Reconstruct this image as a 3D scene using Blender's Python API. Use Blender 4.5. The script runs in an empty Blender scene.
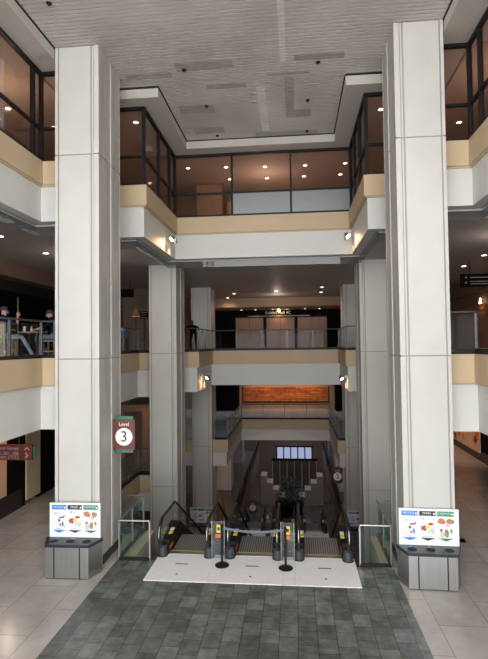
import bpy, bmesh, math, random
from mathutils import Vector, Matrix
random.seed(7)
S = bpy.context.scene
COL = S.collection
PI = math.pi

# ------------------------------------------------------------------ camera
cam_d = bpy.data.cameras.new('camera')
cam = bpy.data.objects.new('camera', cam_d); COL.objects.link(cam)
cam_d.sensor_fit = 'VERTICAL'; cam_d.sensor_height = 24.0; cam_d.lens = 24.0 * 500 / 659
cam_d.clip_start = 0.1; cam_d.clip_end = 300
cam.matrix_world = (Matrix.Translation((0, 0, 5.4)) @ Matrix.Rotation(0.09940974, 4, 'Z')
                    @ Matrix.Rotation(PI / 2 + 0.03206949, 4, 'X') @ Matrix.Rotation(-0.01188259, 4, 'Z'))
S.camera = cam

# ------------------------------------------------------------------ world, daylight, exposure
S.view_settings.view_transform = 'Standard'; S.view_settings.look = 'None'
S.view_settings.gamma = 1.0; S.view_settings.use_curve_mapping = False
S.view_settings.exposure = -0.14
S.cycles.use_denoising = True
S.cycles.max_bounces = 8; S.cycles.diffuse_bounces = 4; S.cycles.glossy_bounces = 4
S.cycles.transparent_max_bounces = 24
S.cycles.sample_clamp_indirect = 6.0
w = bpy.data.worlds.new('sky'); S.world = w; w.use_nodes = True
bg = w.node_tree.nodes['Background']; bg.inputs[0].default_value = (0.80, 0.88, 1.0, 1); bg.inputs[1].default_value = 1.2

def area(name, loc, rot, sx, sy, power, col):
    l = bpy.data.lights.new(name, 'AREA'); l.shape = 'RECTANGLE'; l.size = sx; l.size_y = sy
    l.energy = power; l.color = col
    o = bpy.data.objects.new(name, l); o.location = loc; o.rotation_euler = rot; COL.objects.link(o); return o
# daylight through the tall window wall behind the viewer
area('window_daylight', (-1.0, -16.0, 4.6), (math.radians(97), 0, 0), 26, 9.5, 6500, (0.98, 0.985, 1.0))
# daylight from the glazed roof over the lobby behind the viewer
area('roof_daylight', (-1.0, -6.5, 12.6), (math.radians(38), 0, 0), 15, 6.5, 3000, (1.0, 0.99, 0.97))
area('side_fill_daylight', (14.5, -9.0, 7.0), (math.radians(92), 0, math.radians(52)), 12, 12, 3800, (1.0, 0.985, 0.965))  # added side fill for the column sides, no window built there
area('side_fill_daylight', (-16.5, -9.0, 7.0), (math.radians(92), 0, math.radians(-52)), 12, 12, 3800, (1.0, 0.985, 0.965))  # matching added fill from the left

def point(loc, power, col=(1.0, 0.72, 0.45), r=0.06):
    l = bpy.data.lights.new('lamp_and_fill_light', 'POINT'); l.energy = power; l.color = col; l.shadow_soft_size = r  # shared by the standing lamp and the added fixtureless fills
    o = bpy.data.objects.new('lamp_and_fill_light', l); o.location = loc; COL.objects.link(o); return o
def spot(loc, target, power, col=(1.0, 0.72, 0.45), ang=90, blend=0.6, r=0.04):
    l = bpy.data.lights.new('spot_light', 'SPOT'); l.energy = power; l.color = col; l.shadow_soft_size = r
    l.spot_size = math.radians(ang); l.spot_blend = blend
    o = bpy.data.objects.new('spot_light', l); o.location = loc
    o.rotation_euler = (Vector(target) - Vector(loc)).to_track_quat('-Z', 'Y').to_euler(); COL.objects.link(o); return o

# ------------------------------------------------------------------ materials
M = {}
def mat(name, col, rough=0.6, metal=0.0, var=0.0, scale=3.0, stretch=(1, 1, 1), emit=None, spec=0.5, bump=0.0):
    m = bpy.data.materials.new(name); m.use_nodes = True; nt = m.node_tree
    b = nt.nodes['Principled BSDF']
    b.inputs['Base Color'].default_value = (*col, 1); b.inputs['Roughness'].default_value = rough
    b.inputs['Metallic'].default_value = metal; b.inputs['Specular IOR Level'].default_value = spec
    if emit:
        b.inputs['Emission Color'].default_value = (*emit[0], 1); b.inputs['Emission Strength'].default_value = emit[1]
    if var > 0 or bump > 0:
        tc = nt.nodes.new('ShaderNodeTexCoord'); mp = nt.nodes.new('ShaderNodeMapping')
        mp.inputs['Scale'].default_value = stretch
        nz = nt.nodes.new('ShaderNodeTexNoise'); nz.inputs['Scale'].default_value = scale; nz.inputs['Detail'].default_value = 5
        nt.links.new(tc.outputs['Object'], mp.inputs[0]); nt.links.new(mp.outputs[0], nz.inputs[0])
        if var > 0:
            rp = nt.nodes.new('ShaderNodeValToRGB')
            rp.color_ramp.elements[0].position = 0.3; rp.color_ramp.elements[1].position = 0.7
            rp.color_ramp.elements[0].color = (*[c * (1 - var) for c in col], 1)
            rp.color_ramp.elements[1].color = (*[min(1, c * (1 + var)) for c in col], 1)
            nt.links.new(nz.outputs[0], rp.inputs[0]); nt.links.new(rp.outputs[0], b.inputs['Base Color'])
        if bump > 0:
            bp = nt.nodes.new('ShaderNodeBump'); bp.inputs['Strength'].default_value = bump; bp.inputs['Distance'].default_value = 0.01
            nt.links.new(nz.outputs[0], bp.inputs['Height']); nt.links.new(bp.outputs[0], b.inputs['Normal'])
    M[name] = m; return m
def glass(name, tint=(0.85, 0.9, 0.88), refl=0.12, rough=0.02, haze=0.0, hazecol=(0.5, 0.55, 0.58)):
    m = bpy.data.materials.new(name); m.use_nodes = True; nt = m.node_tree
    for n in list(nt.nodes): nt.nodes.remove(n)
    out = nt.nodes.new('ShaderNodeOutputMaterial'); tr = nt.nodes.new('ShaderNodeBsdfTransparent')
    tr.inputs[0].default_value = (*tint, 1)
    gl = nt.nodes.new('ShaderNodeBsdfGlossy'); gl.inputs['Roughness'].default_value = rough
    gl.inputs[0].default_value = (0.95, 0.97, 1, 1)
    fr = nt.nodes.new('ShaderNodeLayerWeight'); fr.inputs[0].default_value = 0.18
    ma = nt.nodes.new('ShaderNodeMath'); ma.operation = 'MULTIPLY_ADD'; ma.inputs[1].default_value = 0.3; ma.inputs[2].default_value = refl
    ma.use_clamp = True
    mx = nt.nodes.new('ShaderNodeMixShader')
    nt.links.new(fr.outputs['Fresnel'], ma.inputs[0]); nt.links.new(ma.outputs[0], mx.inputs[0])
    src = tr
    if haze > 0:
        df = nt.nodes.new('ShaderNodeBsdfDiffuse'); df.inputs[0].default_value = (*hazecol, 1)
        m2 = nt.nodes.new('ShaderNodeMixShader'); m2.inputs[0].default_value = haze
        nt.links.new(tr.outputs[0], m2.inputs[1]); nt.links.new(df.outputs[0], m2.inputs[2]); src = m2
    nt.links.new(src.outputs[0], mx.inputs[1]); nt.links.new(gl.outputs[0], mx.inputs[2])
    nt.links.new(mx.outputs[0], out.inputs[0]); M[name] = m; return m
def tile_mat(name, c1, c2, mortar, bw, bh, msize, rough, var=0.25, offset=0.5, rot=0.0, nscale=2.0, bumpy=0.3, spec=0.5, shift=(0, 0), rx=0.0):
    m = bpy.data.materials.new(name); m.use_nodes = True; nt = m.node_tree; b = nt.nodes['Principled BSDF']
    tc = nt.nodes.new('ShaderNodeTexCoord'); mp = nt.nodes.new('ShaderNodeMapping')
    mp.inputs['Rotation'].default_value = (rx, 0, rot); mp.inputs['Location'].default_value = (shift[0], shift[1], 0)
    br = nt.nodes.new('ShaderNodeTexBrick'); br.inputs['Scale'].default_value = 1.0
    br.inputs['Color1'].default_value = (*c1, 1); br.inputs['Color2'].default_value = (*c2, 1); br.inputs['Mortar'].default_value = (*mortar, 1)
    br.inputs['Mortar Size'].default_value = msize; br.inputs['Brick Width'].default_value = bw; br.inputs['Row Height'].default_value = bh
    br.offset = offset; br.inputs['Mortar Smooth'].default_value = 0.3; br.inputs['Bias'].default_value = 0.0
    nz = nt.nodes.new('ShaderNodeTexNoise'); nz.inputs['Scale'].default_value = nscale; nz.inputs['Detail'].default_value = 8; nz.inputs['Roughness'].default_value = 0.65
    rp = nt.nodes.new('ShaderNodeValToRGB'); rp.color_ramp.elements[0].position = 0.3; rp.color_ramp.elements[1].position = 0.7
    a = 1 - var; rp.color_ramp.elements[0].color = (a, a, a, 1); rp.color_ramp.elements[1].color = (1, 1, 1, 1)
    mx = nt.nodes.new('ShaderNodeMix'); mx.data_type = 'RGBA'; mx.blend_type = 'MULTIPLY'; mx.inputs[0].default_value = 1
    nt.links.new(tc.outputs['Object'], mp.inputs[0]); nt.links.new(mp.outputs[0], br.inputs[0]); nt.links.new(mp.outputs[0], nz.inputs[0])
    nt.links.new(nz.outputs[0], rp.inputs[0]); nt.links.new(br.outputs['Color'], mx.inputs[6]); nt.links.new(rp.outputs[0], mx.inputs[7])
    nt.links.new(mx.outputs[2], b.inputs['Base Color']); b.inputs['Roughness'].default_value = rough; b.inputs['Specular IOR Level'].default_value = spec
    bp = nt.nodes.new('ShaderNodeBump'); bp.inputs['Strength'].default_value = bumpy; bp.inputs['Distance'].default_value = 0.01
    nt.links.new(nz.outputs[0], bp.inputs['Height']); nt.links.new(bp.outputs[0], b.inputs['Normal'])
    M[name] = m; return m

mat('panel_white', (0.57, 0.56, 0.52), 0.55, var=0.04, scale=1.5)
mat('column_core', (0.33, 0.32, 0.30), 0.8)
mat('column_grey', (0.50, 0.48, 0.455), 0.6, var=0.16, scale=2.2, stretch=(3, 3, 0.35))
mat('plaster', (0.62, 0.60, 0.56), 0.8, var=0.03, scale=0.8)
mat('soffit_plaster', (0.52, 0.49, 0.45), 0.75, var=0.04, scale=0.8)
mat('step_stone', (0.36, 0.30, 0.26), 0.7)
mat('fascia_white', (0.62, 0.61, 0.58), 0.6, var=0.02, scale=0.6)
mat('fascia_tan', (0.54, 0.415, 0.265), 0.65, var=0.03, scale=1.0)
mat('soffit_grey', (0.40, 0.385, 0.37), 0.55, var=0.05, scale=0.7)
mat('rib_metal', (0.60, 0.565, 0.525), 0.5, var=0.14, scale=0.55)
mat('rib_stained', (0.41, 0.385, 0.36), 0.55, var=0.10, scale=1.6)
mat('rib_light', (0.75, 0.71, 0.66), 0.5, var=0.08, scale=1.2)
mat('shadow_gap', (0.02, 0.02, 0.02), 0.9)
mat('black_metal', (0.010, 0.010, 0.011), 0.45, spec=0.25)
mat('black_rubber', (0.012, 0.012, 0.012), 0.45)
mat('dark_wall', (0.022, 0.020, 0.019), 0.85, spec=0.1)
mat('brown_wall', (0.20, 0.13, 0.09), 0.6, var=0.12, scale=1.2)
mat('warm_ceiling', (0.62, 0.50, 0.42), 0.8)
mat('wood_door', (0.27, 0.15, 0.08), 0.4, var=0.12, scale=3, stretch=(4, 4, 0.4))
mat('wood_warm', (0.30, 0.14, 0.06), 0.45, var=0.25, scale=4, stretch=(1, 1, 4))
mat('chair_wood', (0.42, 0.24, 0.12), 0.45, var=0.15, scale=6)
mat('cherry', (0.13, 0.03, 0.02), 0.4, var=0.15, scale=5, stretch=(1, 1, 5))
mat('green_acrylic', (0.03, 0.16, 0.10), 0.25)
mat('sign_white', (0.85, 0.85, 0.83), 0.5)
mat('sign_dark', (0.03, 0.01, 0.01), 0.5)
mat('steel', (0.40, 0.395, 0.385), 0.34, metal=0.9, var=0.07, scale=4, stretch=(12, 12, 0.3))
mat('brushed_rail', (0.52, 0.50, 0.48), 0.32, metal=0.9)
mat('dark_rail', (0.10, 0.10, 0.105), 0.35, metal=0.6)
mat('bin_top', (0.025, 0.027, 0.032), 0.3)
mat('blue', (0.02, 0.22, 0.62), 0.45)
mat('green', (0.01, 0.22, 0.11), 0.45)
mat('black_print', (0.035, 0.03, 0.032), 0.5)
mat('paper', (0.86, 0.90, 0.92), 0.35)
mat('plate_white', (0.93, 0.94, 0.96), 0.35, var=0.08, scale=6, stretch=(1, 6, 1))
mat('tread', (0.30, 0.31, 0.30), 0.5, metal=0.1)
mat('newel_grey', (0.05, 0.055, 0.065), 0.4, metal=0.3)
mat('yellow', (0.85, 0.68, 0.03), 0.5)
mat('orange', (0.85, 0.14, 0.03), 0.5)
mat('red', (0.55, 0.03, 0.02), 0.5)
mat('belt', (0.12, 0.15, 0.20), 0.7)
mat('carpet', (0.34, 0.25, 0.19), 0.95)
mat('skin_tone', (0.50, 0.27, 0.19), 0.55)
mat('navy', (0.009, 0.012, 0.028), 0.9, spec=0.1)
mat('navy_cap', (0.03, 0.035, 0.07), 0.8)
mat('jeans', (0.28, 0.34, 0.37), 0.85, var=0.15, scale=8)
mat('jeans_blue', (0.13, 0.18, 0.24), 0.85, var=0.15, scale=8)
mat('hair', (0.03, 0.02, 0.015), 0.7)
mat('shoe', (0.02, 0.018, 0.018), 0.5)
mat('silhouette_black', (0.006, 0.006, 0.007), 0.95, spec=0.05)  # paints the leaning figure's silhouette shade
mat('leaf', (0.015, 0.03, 0.012), 0.6)
mat('lamp_warm', (0.9, 0.8, 0.7), 0.5, emit=((1.0, 0.68, 0.42), 9))
mat('lamp_white', (0.9, 0.8, 0.7), 0.5, emit=((1.0, 0.86, 0.74), 7))
mat('lamp_hot', (0.9, 0.8, 0.7), 0.5, emit=((1.0, 0.74, 0.42), 26))
mat('window_glow', (0.5, 0.6, 0.8), 0.5, emit=((0.40, 0.46, 0.70), 0.75))
mat('backlit_art', (0.60, 0.36, 0.22), 0.6)
mat('plinth_black', (0.015, 0.013, 0.012), 0.25)
mat('poster_peach', (0.75, 0.50, 0.34), 0.5, var=0.12, scale=2)
mat('poster_orange', (0.62, 0.17, 0.02), 0.5, var=0.5, scale=7)
mat('poster_dark', (0.12, 0.02, 0.015), 0.5)
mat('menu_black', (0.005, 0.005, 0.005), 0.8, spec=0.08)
mat('grey_print', (0.35, 0.36, 0.38), 0.6)
mat('food_brown', (0.42, 0.24, 0.11), 0.6, var=0.4, scale=25)
mat('food_pale', (0.62, 0.66, 0.62), 0.6, var=0.25, scale=25)
mat('condiment_red', (0.4, 0.05, 0.02), 0.3)
mat('gallery_wall', (0.42, 0.29, 0.20), 0.7)
tile_mat('slate', (0.245, 0.28, 0.255), (0.12, 0.132, 0.12), (0.05, 0.052, 0.05), 0.42, 0.33, 0.007, 0.24, var=0.6, nscale=4.5, bumpy=0.9, rot=PI / 2)
tile_mat('pale_tile', (0.56, 0.52, 0.48), (0.51, 0.475, 0.44), (0.20, 0.18, 0.165), 1.8, 0.9, 0.006, 0.24, var=0.28, nscale=1.3, bumpy=0.05, rot=PI / 2, shift=(0.4, 0.2))
tile_mat('lower_tile', (0.10, 0.075, 0.062), (0.13, 0.10, 0.085), (0.05, 0.04, 0.035), 1.2, 1.2, 0.008, 0.25, var=0.3, offset=0.0, bumpy=0.05)
tile_mat('brick_art', (0.85, 0.27, 0.03), (0.42, 0.11, 0.015), (0.10, 0.03, 0.01), 0.8, 0.13, 0.012, 0.55, var=0.6, nscale=3.0, rot=0, rx=PI / 2)
glass('railing_glass', (0.93, 0.95, 0.945), 0.0)
glass('railing_green', (0.86, 0.92, 0.90), 0.0, haze=0.035, hazecol=(0.30, 0.38, 0.36))
glass('tinted_glass', (0.90, 0.86, 0.84), 0.0)
glass('baffle_glass', (0.80, 0.82, 0.83), 0.012, haze=0.04, hazecol=(0.45, 0.47, 0.48))
glass('escalator_glass', (0.95, 0.94, 0.94), 0.0, haze=0.02)
glass('frosted_glass', (0.38, 0.42, 0.45), 0.10, rough=0.35, haze=0.5, hazecol=(0.33, 0.36, 0.37))
glass('dark_glass', (0.45, 0.42, 0.40), 0.0)
glass('acrylic', (0.90, 0.93, 0.94), 0.02, haze=0.05, hazecol=(0.7, 0.75, 0.78))

# ------------------------------------------------------------------ mesh helper
class MB:
    def __init__(s): s.v = []; s.f = []; s.m = []; s.mats = []
    def mi(s, name):
        if name not in s.mats: s.mats.append(name)
        return s.mats.index(name)
    def poly(s, pts, m):
        n = len(s.v); s.v += [tuple(p) for p in pts]; s.f.append(tuple(range(n, n + len(pts)))); s.m.append(s.mi(m))
    def box(s, x0, x1, y0, y1, z0, z1, m):
        n = len(s.v); i = s.mi(m)
        if x0 > x1: x0, x1 = x1, x0
        if y0 > y1: y0, y1 = y1, y0
        if z0 > z1: z0, z1 = z1, z0
        s.v += [(x, y, z) for z in (z0, z1) for y in (y0, y1) for x in (x0, x1)]
        for q in ((0, 2, 3, 1), (4, 5, 7, 6), (0, 1, 5, 4), (2, 6, 7, 3), (0, 4, 6, 2), (1, 3, 7, 5)):
            s.f.append(tuple(n + k for k in q)); s.m.append(i)
        return s
    def prism(s, pts, axis, a0, a1, m):
        """polygon pts (2D) extruded along axis from a0 to a1"""
        def P(p, a): return {'x': (a, p[0], p[1]), 'y': (p[0], a, p[1]), 'z': (p[0], p[1], a)}[axis]
        n = len(s.v); k = len(pts); i = s.mi(m)
        s.v += [P(p, a0) for p in pts] + [P(p, a1) for p in pts]
        s.f.append(tuple(n + j for j in range(k))[::-1]); s.m.append(i)
        s.f.append(tuple(n + k + j for j in range(k))); s.m.append(i)
        for j in range(k):
            j2 = (j + 1) % k; s.f.append((n + j, n + j2, n + k + j2, n + k + j)); s.m.append(i)
        return s
    def cyl(s, c, r, h, m, seg=20, r2=None, axis='z'):
        r2 = r if r2 is None else r2; n = len(s.v); i = s.mi(m)
        def P(a, b, t):
            return {'z': (c[0] + a, c[1] + b, c[2] + t), 'y': (c[0] + a, c[1] + t, c[2] + b), 'x': (c[0] + t, c[1] + a, c[2] + b)}[axis]
        for t, rr in ((0, r), (h, r2)):
            for k in range(seg):
                a = 2 * PI * k / seg; s.v.append(P(rr * math.cos(a), rr * math.sin(a), t))
        s.f.append(tuple(n + k for k in range(seg))[::-1]); s.m.append(i)
        s.f.append(tuple(n + seg + k for k in range(seg))); s.m.append(i)
        for k in range(seg):
            k2 = (k + 1) % seg; s.f.append((n + k, n + k2, n + seg + k2, n + seg + k)); s.m.append(i)
        return s
    def lathe(s, c, prof, m, seg=20):
        n = len(s.v); i = s.mi(m); k = len(prof)
        for (r, z) in prof:
            for j in range(seg):
                a = 2 * PI * j / seg; s.v.append((c[0] + r * math.cos(a), c[1] + r * math.sin(a), c[2] + z))
        for q in range(k - 1):
            for j in range(seg):
                j2 = (j + 1) % seg; s.f.append((n + q * seg + j, n + q * seg + j2, n + (q + 1) * seg + j2, n + (q + 1) * seg + j)); s.m.append(i)
        return s
    def tube(s, path, r, m, seg=10, ry=None):
        path = [Vector(p) for p in path]; n = len(s.v); i = s.mi(m); ry = ry or r
        for k, p in enumerate(path):
            t = (path[min(k + 1, len(path) - 1)] - path[max(k - 1, 0)]).normalized()
            up = Vector((0, 0, 1)) if abs(t.z) < 0.98 else Vector((1, 0, 0))
            if abs(t.x) < 1e-6: a = Vector((1, 0, 0))
            else: a = t.cross(up).normalized()
            b = a.cross(t).normalized()
            for j in range(seg):
                th = 2 * PI * j / seg; s.v.append(tuple(p + a * r * math.cos(th) + b * ry * math.sin(th)))
        for k in range(len(path) - 1):
            for j in range(seg):
                j2 = (j + 1) % seg; s.f.append((n + k * seg + j, n + k * seg + j2, n + (k + 1) * seg + j2, n + (k + 1) * seg + j)); s.m.append(i)
        s.f.append(tuple(n + j for j in range(seg))[::-1]); s.m.append(i)
        e = n + (len(path) - 1) * seg; s.f.append(tuple(e + j for j in range(seg))); s.m.append(i)
        return s
    def build(s, name, parent=None, smooth=False, bevel=0.0, loc=None):
        me = bpy.data.meshes.new(name); me.from_pydata(s.v, [], s.f)
        for k in s.mats: me.materials.append(M[k])
        for p, i in zip(me.polygons, s.m): p.material_index = i
        bm = bmesh.new(); bm.from_mesh(me); bmesh.ops.recalc_face_normals(bm, faces=bm.faces); bm.to_mesh(me); bm.free()
        if smooth:
            me.set_sharp_from_angle(angle=math.radians(40))
        o = bpy.data.objects.new(name, me); COL.objects.link(o)
        if loc: o.location = loc
        if parent: o.parent = parent
        if bevel:
            b = o.modifiers.new('bevel', 'BEVEL'); b.width = bevel; b.segments = 2; b.limit_method = 'ANGLE'
        return o
def bx(*a): return MB().box(*a)
def tag(o, label=None, cat=None, group=None, kind=None):
    if label: o['label'] = label
    if cat: o['category'] = cat
    if group: o['group'] = group
    if kind: o['kind'] = kind
    return o
def thing(name, label, cat, loc=(0, 0, 0), rz=0, group=None, kind=None):
    o = bpy.data.objects.new(name, None); COL.objects.link(o); o.location = loc; o.rotation_euler = (0, 0, rz)
    o.empty_display_size = 0.2
    return tag(o, label, cat, group, kind)
def copy_tree(o, loc=None, rz=None, label=None, parent=None):
    c = o.copy(); COL.objects.link(c); c.parent = parent
    if loc is not None: c.location = loc
    if rz is not None: c.rotation_euler = (0, 0, rz)
    if label: c['label'] = label
    for ch in list(o.children): copy_tree(ch, parent=c)
    return c
def struct(o): o['kind'] = 'structure'; return o
def lettering(text, size, m, parent, loc, rot=(PI / 2, 0, 0), align='CENTER', depth=0.002, name='lettering', xs=1.0):
    c = bpy.data.curves.new(name, 'FONT'); c.body = text; c.size = size; c.align_x = align; c.align_y = 'CENTER'; c.extrude = depth
    c.materials.append(M[m]); t = bpy.data.objects.new(name, c); COL.objects.link(t)
    me = bpy.data.meshes.new_from_object(t.evaluated_get(bpy.context.evaluated_depsgraph_get())); bpy.data.objects.remove(t); bpy.data.curves.remove(c)
    o = bpy.data.objects.new(name, me); COL.objects.link(o)
    o.location = loc; o.rotation_euler = rot; o.scale = (xs, 1, 1)
    o.parent = parent; return o

# ------------------------------------------------------------------ the building: slabs round the stepped voids
XL, XR, YB = -17.0, 15.0, -3.0
L5, L4, L3, L2, L1 = 10.0, 5.15, 0.36, -4.45, -9.25
K = 0.9333
steps5 = [(YB, 11.65, -6.1, 4.0), (11.65, 13.7, -5.0, 2.85), (13.7, 17.45, -4.1, 1.95)]
steps4 = [(YB, 11.65, -6.1, 4.0), (11.65, 12.3, -5.0, 2.85), (12.3, 19.3, -6.1, 4.0), (19.3, 21.35, -5.0, 3.0), (21.35, 25.1, -4.1, 2.15)]
steps3 = [(11.67, 13.55, -3.87, 1.91), (13.55, 19.3, -6.1, 4.0), (19.3, 19.95, -5.0, 3.0), (19.95, 26.75, -6.1, 4.2), (26.75, 34.15, -3.6, 2.2)]
def rects(steps, inset, yend, front=None):
    """rectangles of the slab outside the void grown by inset"""
    r = []
    if front is not None: r.append((XL, XR, front, steps[0][0] - 0.0))
    n = len(steps)
    cuts = []
    for i, (a, b, xl, xr) in enumerate(steps):
        if i and xl > steps[i - 1][2]:      # a jog facing the viewer: leave room for the fascia
            r.append((XL, steps[i - 1][2] - inset, a, a + inset)); r.append((XL, xl - inset, a + inset, b))
        else: r.append((XL, xl - inset, a, b))
        if i and xr < steps[i - 1][3]:
            r.append((steps[i - 1][3] + inset, XR, a, a + inset)); r.append((xr + inset, XR, a + inset, b))
        else: r.append((xr + inset, XR, a, b))
    r.append((XL, XR, steps[-1][1] + inset, yend))
    b = steps[-1][1]
    r.append((XL, steps[-1][2] - inset, b, b + inset)); r.append((steps[-1][3] + inset, XR, b, b + inset))
    return r
def path_of(steps, side):
    """polyline of the void's edge on a side (side 2 left, 3 right)"""
    p = [(steps[0][side], steps[0][0])]
    for i, st in enumerate(steps):
        if i: p.append((st[side], st[0]))
        p.append((st[side], st[1]))
    return p
def ring(steps): return path_of(steps, 2) + path_of(steps, 3)[::-1]
def offset_path(p, d):
    """offset an axis-aligned polyline to its left by d"""
    out = []
    for i, q in enumerate(p):
        ns = []
        if i > 0: a, b = p[i - 1], q; L = math.hypot(b[0] - a[0], b[1] - a[1]); ns.append((-(b[1] - a[1]) / L, (b[0] - a[0]) / L))
        if i < len(p) - 1: a, b = q, p[i + 1]; L = math.hypot(b[0] - a[0], b[1] - a[1]); ns.append((-(b[1] - a[1]) / L, (b[0] - a[0]) / L))
        if len(ns) == 2 and abs(ns[0][0] * ns[1][0] + ns[0][1] * ns[1][1]) < 0.5:
            nx, ny = ns[0][0] + ns[1][0], ns[0][1] + ns[1][1]
        else: nx, ny = ns[0]
        out.append((q[0] + nx * d, q[1] + ny * d))
    return out
def band(mb, path, d0, d1, z0, z1, m):
    A, B = offset_path(path, d0), offset_path(path, d1)
    for i in range(len(path) - 1):
        a, b, c, d = A[i], A[i + 1], B[i + 1], B[i]
        mb.poly([(a[0], a[1], z0), (b[0], b[1], z0), (b[0], b[1], z1), (a[0], a[1], z1)], m)
        mb.poly([(d[0], d[1], z0), (c[0], c[1], z0), (c[0], c[1], z1), (d[0], d[1], z1)], m)
        mb.poly([(a[0], a[1], z1), (b[0], b[1], z1), (c[0], c[1], z1), (d[0], d[1], z1)], m)
        mb.poly([(a[0], a[1], z0), (b[0], b[1], z0), (c[0], c[1], z0), (d[0], d[1], z0)], m)
def slab(steps, zt, ztan, zwhite, yend, top, under, front=None):
    f = MB(); c = MB()
    for (x0, x1, y0, y1) in rects(steps, 0.25, yend, front):
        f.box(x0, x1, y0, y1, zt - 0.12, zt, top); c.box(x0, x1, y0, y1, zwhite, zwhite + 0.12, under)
    struct(f.build('floor')); struct(c.build('ceiling'))
    pth = ring(steps); t = MB(); wv = MB()
    band(t, pth, 0.0, 0.27, ztan, zt, 'fascia_tan'); band(wv, pth, 0.10, 0.36, zwhite - 0.01, ztan - 0.03, 'fascia_white')
    band(t, pth, 0.05, 0.30, ztan - 0.035, ztan - 0.001, 'fascia_tan')
    struct(t.build('trim_1')); struct(wv.build('trim_2'))
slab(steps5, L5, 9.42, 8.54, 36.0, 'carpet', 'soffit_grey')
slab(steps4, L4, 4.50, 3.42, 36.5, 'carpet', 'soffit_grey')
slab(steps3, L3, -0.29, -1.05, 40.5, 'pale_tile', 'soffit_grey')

# level three floor nearer than the escalators
struct(bx(XL, -4.25, YB, 11.67, L3 - 0.12, L3, 'pale_tile').build('floor'))
struct(bx(2.15, XR, YB, 11.67, L3 - 0.12, L3, 'pale_tile').build('floor'))
f = MB(); f.box(-4.25, 2.15, YB, 10.68, L3 - 0.12, L3, 'slate'); f.box(-4.25, -3.34, 10.68, 11.67, L3 - 0.12, L3, 'slate'); f.box(1.32, 2.15, 10.68, 11.67, L3 - 0.12, L3, 'slate'); struct(f.build('floor'))
f = MB(); f.box(-3.34, 1.32, 10.68, 12.08, L3 - 0.3, L3 - 0.11, 'column_core'); struct(f.build('floor'))
# lower floors
f = MB(); f.box(XL, XR, 12.1, 26.9, L2 - 0.3, L2, 'lower_tile'); f.box(XL, -3.4, 26.9, 47, L2 - 0.3, L2, 'lower_tile'); f.box(2.5, XR, 26.9, 47, L2 - 0.3, L2, 'lower_tile')
struct(f.build('floor'))
f = MB(); f.box(-3.5, -3.35, 26.9, 47, L2 - 1.1, L2 + 0.02, 'brown_wall'); f.box(2.45, 2.6, 26.9, 47, L2 - 1.1, L2 + 0.02, 'brown_wall'); struct(f.build('trim_3'))
struct(bx(XL, XR, 12.1, 75, L1 - 0.3, L1, 'lower_tile').build('floor'))

# roof: ribbed metal ceiling with soffits round it
def rib_mat(x, y):
    for (x0, x1, y0, y1) in ((-3.35, -2.15, 12.45, 12.85), (-1.0, 0.15, 11.55, 11.95)): pass
    return 'rib_metal'
DARK = [(-2.93, -1.45, 12.15, 12.62), (-4.35, -3.1, 12.6, 12.85), (-3.35, -2.3, 14.45, 15.0), (-2.3, -1.2, 13.3, 13.55),
        (-0.15, 0.62, 15.1, 15.55), (-0.15, 0.1, 13.2, 15.1), (0.1, 1.35, 12.2, 12.45), (-3.2, -2.2, 15.9, 16.5), (-1.2, 0.9, 16.6, 16.9), (-0.6, 0.5, 12.9, 13.1)]
LITE = [(-0.25, -0.10, 9.9, 12.4), (-0.95, -0.7, 13.6, 16.5)]
rib = MB(); pitch = 0.125; y = -3.0
CZ = 12.56
while y < 16.93:
    xs = (-5.58, 3.38) if y < 13.2 else (-3.62, 1.46)
    cuts = sorted({xs[0], xs[1]} | {c for d in DARK + LITE if d[2] <= y < d[3] for c in (d[0], d[1]) if xs[0] < c < xs[1]})
    for a, b in zip(cuts[:-1], cuts[1:]):
        mid = (a + b) / 2; m = 'rib_metal'
        if any(d[0] <= mid <= d[1] and d[2] <= y < d[3] for d in DARK): m = 'rib_stained'
        if any(d[0] <= mid <= d[1] and d[2] <= y < d[3] for d in LITE): m = 'rib_light'
        rib.box(a, b, y, y + 0.092, CZ, CZ + 0.03, m)
    y += pitch
struct(rib.build('ceiling'))
f = MB(); f.box(-5.6, 3.4, -3, 13.25, CZ + 0.05, CZ + 0.3, 'column_core'); f.box(-3.63, 1.47, 13.25, 16.95, CZ + 0.05, CZ + 0.3, 'column_core')
struct(f.build('ceiling'))
f = MB()
for (x0, x1, y0, y1) in ((XL, -5.6, -3, 13.28), (3.4, XR, -3, 13.28), (XL, -3.63, 13.28, 16.95), (1.47, XR, 13.28, 16.95), (XL, XR, 16.95, 23)):
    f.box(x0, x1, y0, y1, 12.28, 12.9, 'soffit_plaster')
struct(f.build('ceiling'))
g = MB()
for (x0, x1, y0, y1) in ((-5.6, -5.57, -3, 13.28), (3.37, 3.4, -3, 13.28), (-3.63, -3.6, 13.28, 16.95), (1.44, 1.47, 13.28, 16.95), (-3.63, 1.47, 16.92, 16.95), (-5.6, -3.6, 13.25, 13.28), (1.47, 3.4, 13.25, 13.28)):
    g.box(x0, x1, y0, y1, CZ - 0.03, CZ + 0.02, 'shadow_gap')
struct(g.build('trim_4'))
# outer shell
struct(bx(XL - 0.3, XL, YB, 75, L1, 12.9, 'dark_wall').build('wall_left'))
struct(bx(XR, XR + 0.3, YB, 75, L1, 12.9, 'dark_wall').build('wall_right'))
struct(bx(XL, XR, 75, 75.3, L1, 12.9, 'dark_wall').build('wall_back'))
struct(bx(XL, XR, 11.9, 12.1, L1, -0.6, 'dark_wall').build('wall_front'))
# mullioned window wall behind the viewer
f = MB()
for k in range(12): x = -13 + k * 2.2; f.box(x - 0.08, x + 0.08, -14.3, -14.1, 0, 14.4, 'black_metal')
for z in (3.4, 7.0, 10.6, 14.3): f.box(-13, 11.3, -14.3, -14.1, z - 0.08, z + 0.08, 'black_metal')
struct(f.build('window_1'))

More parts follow.
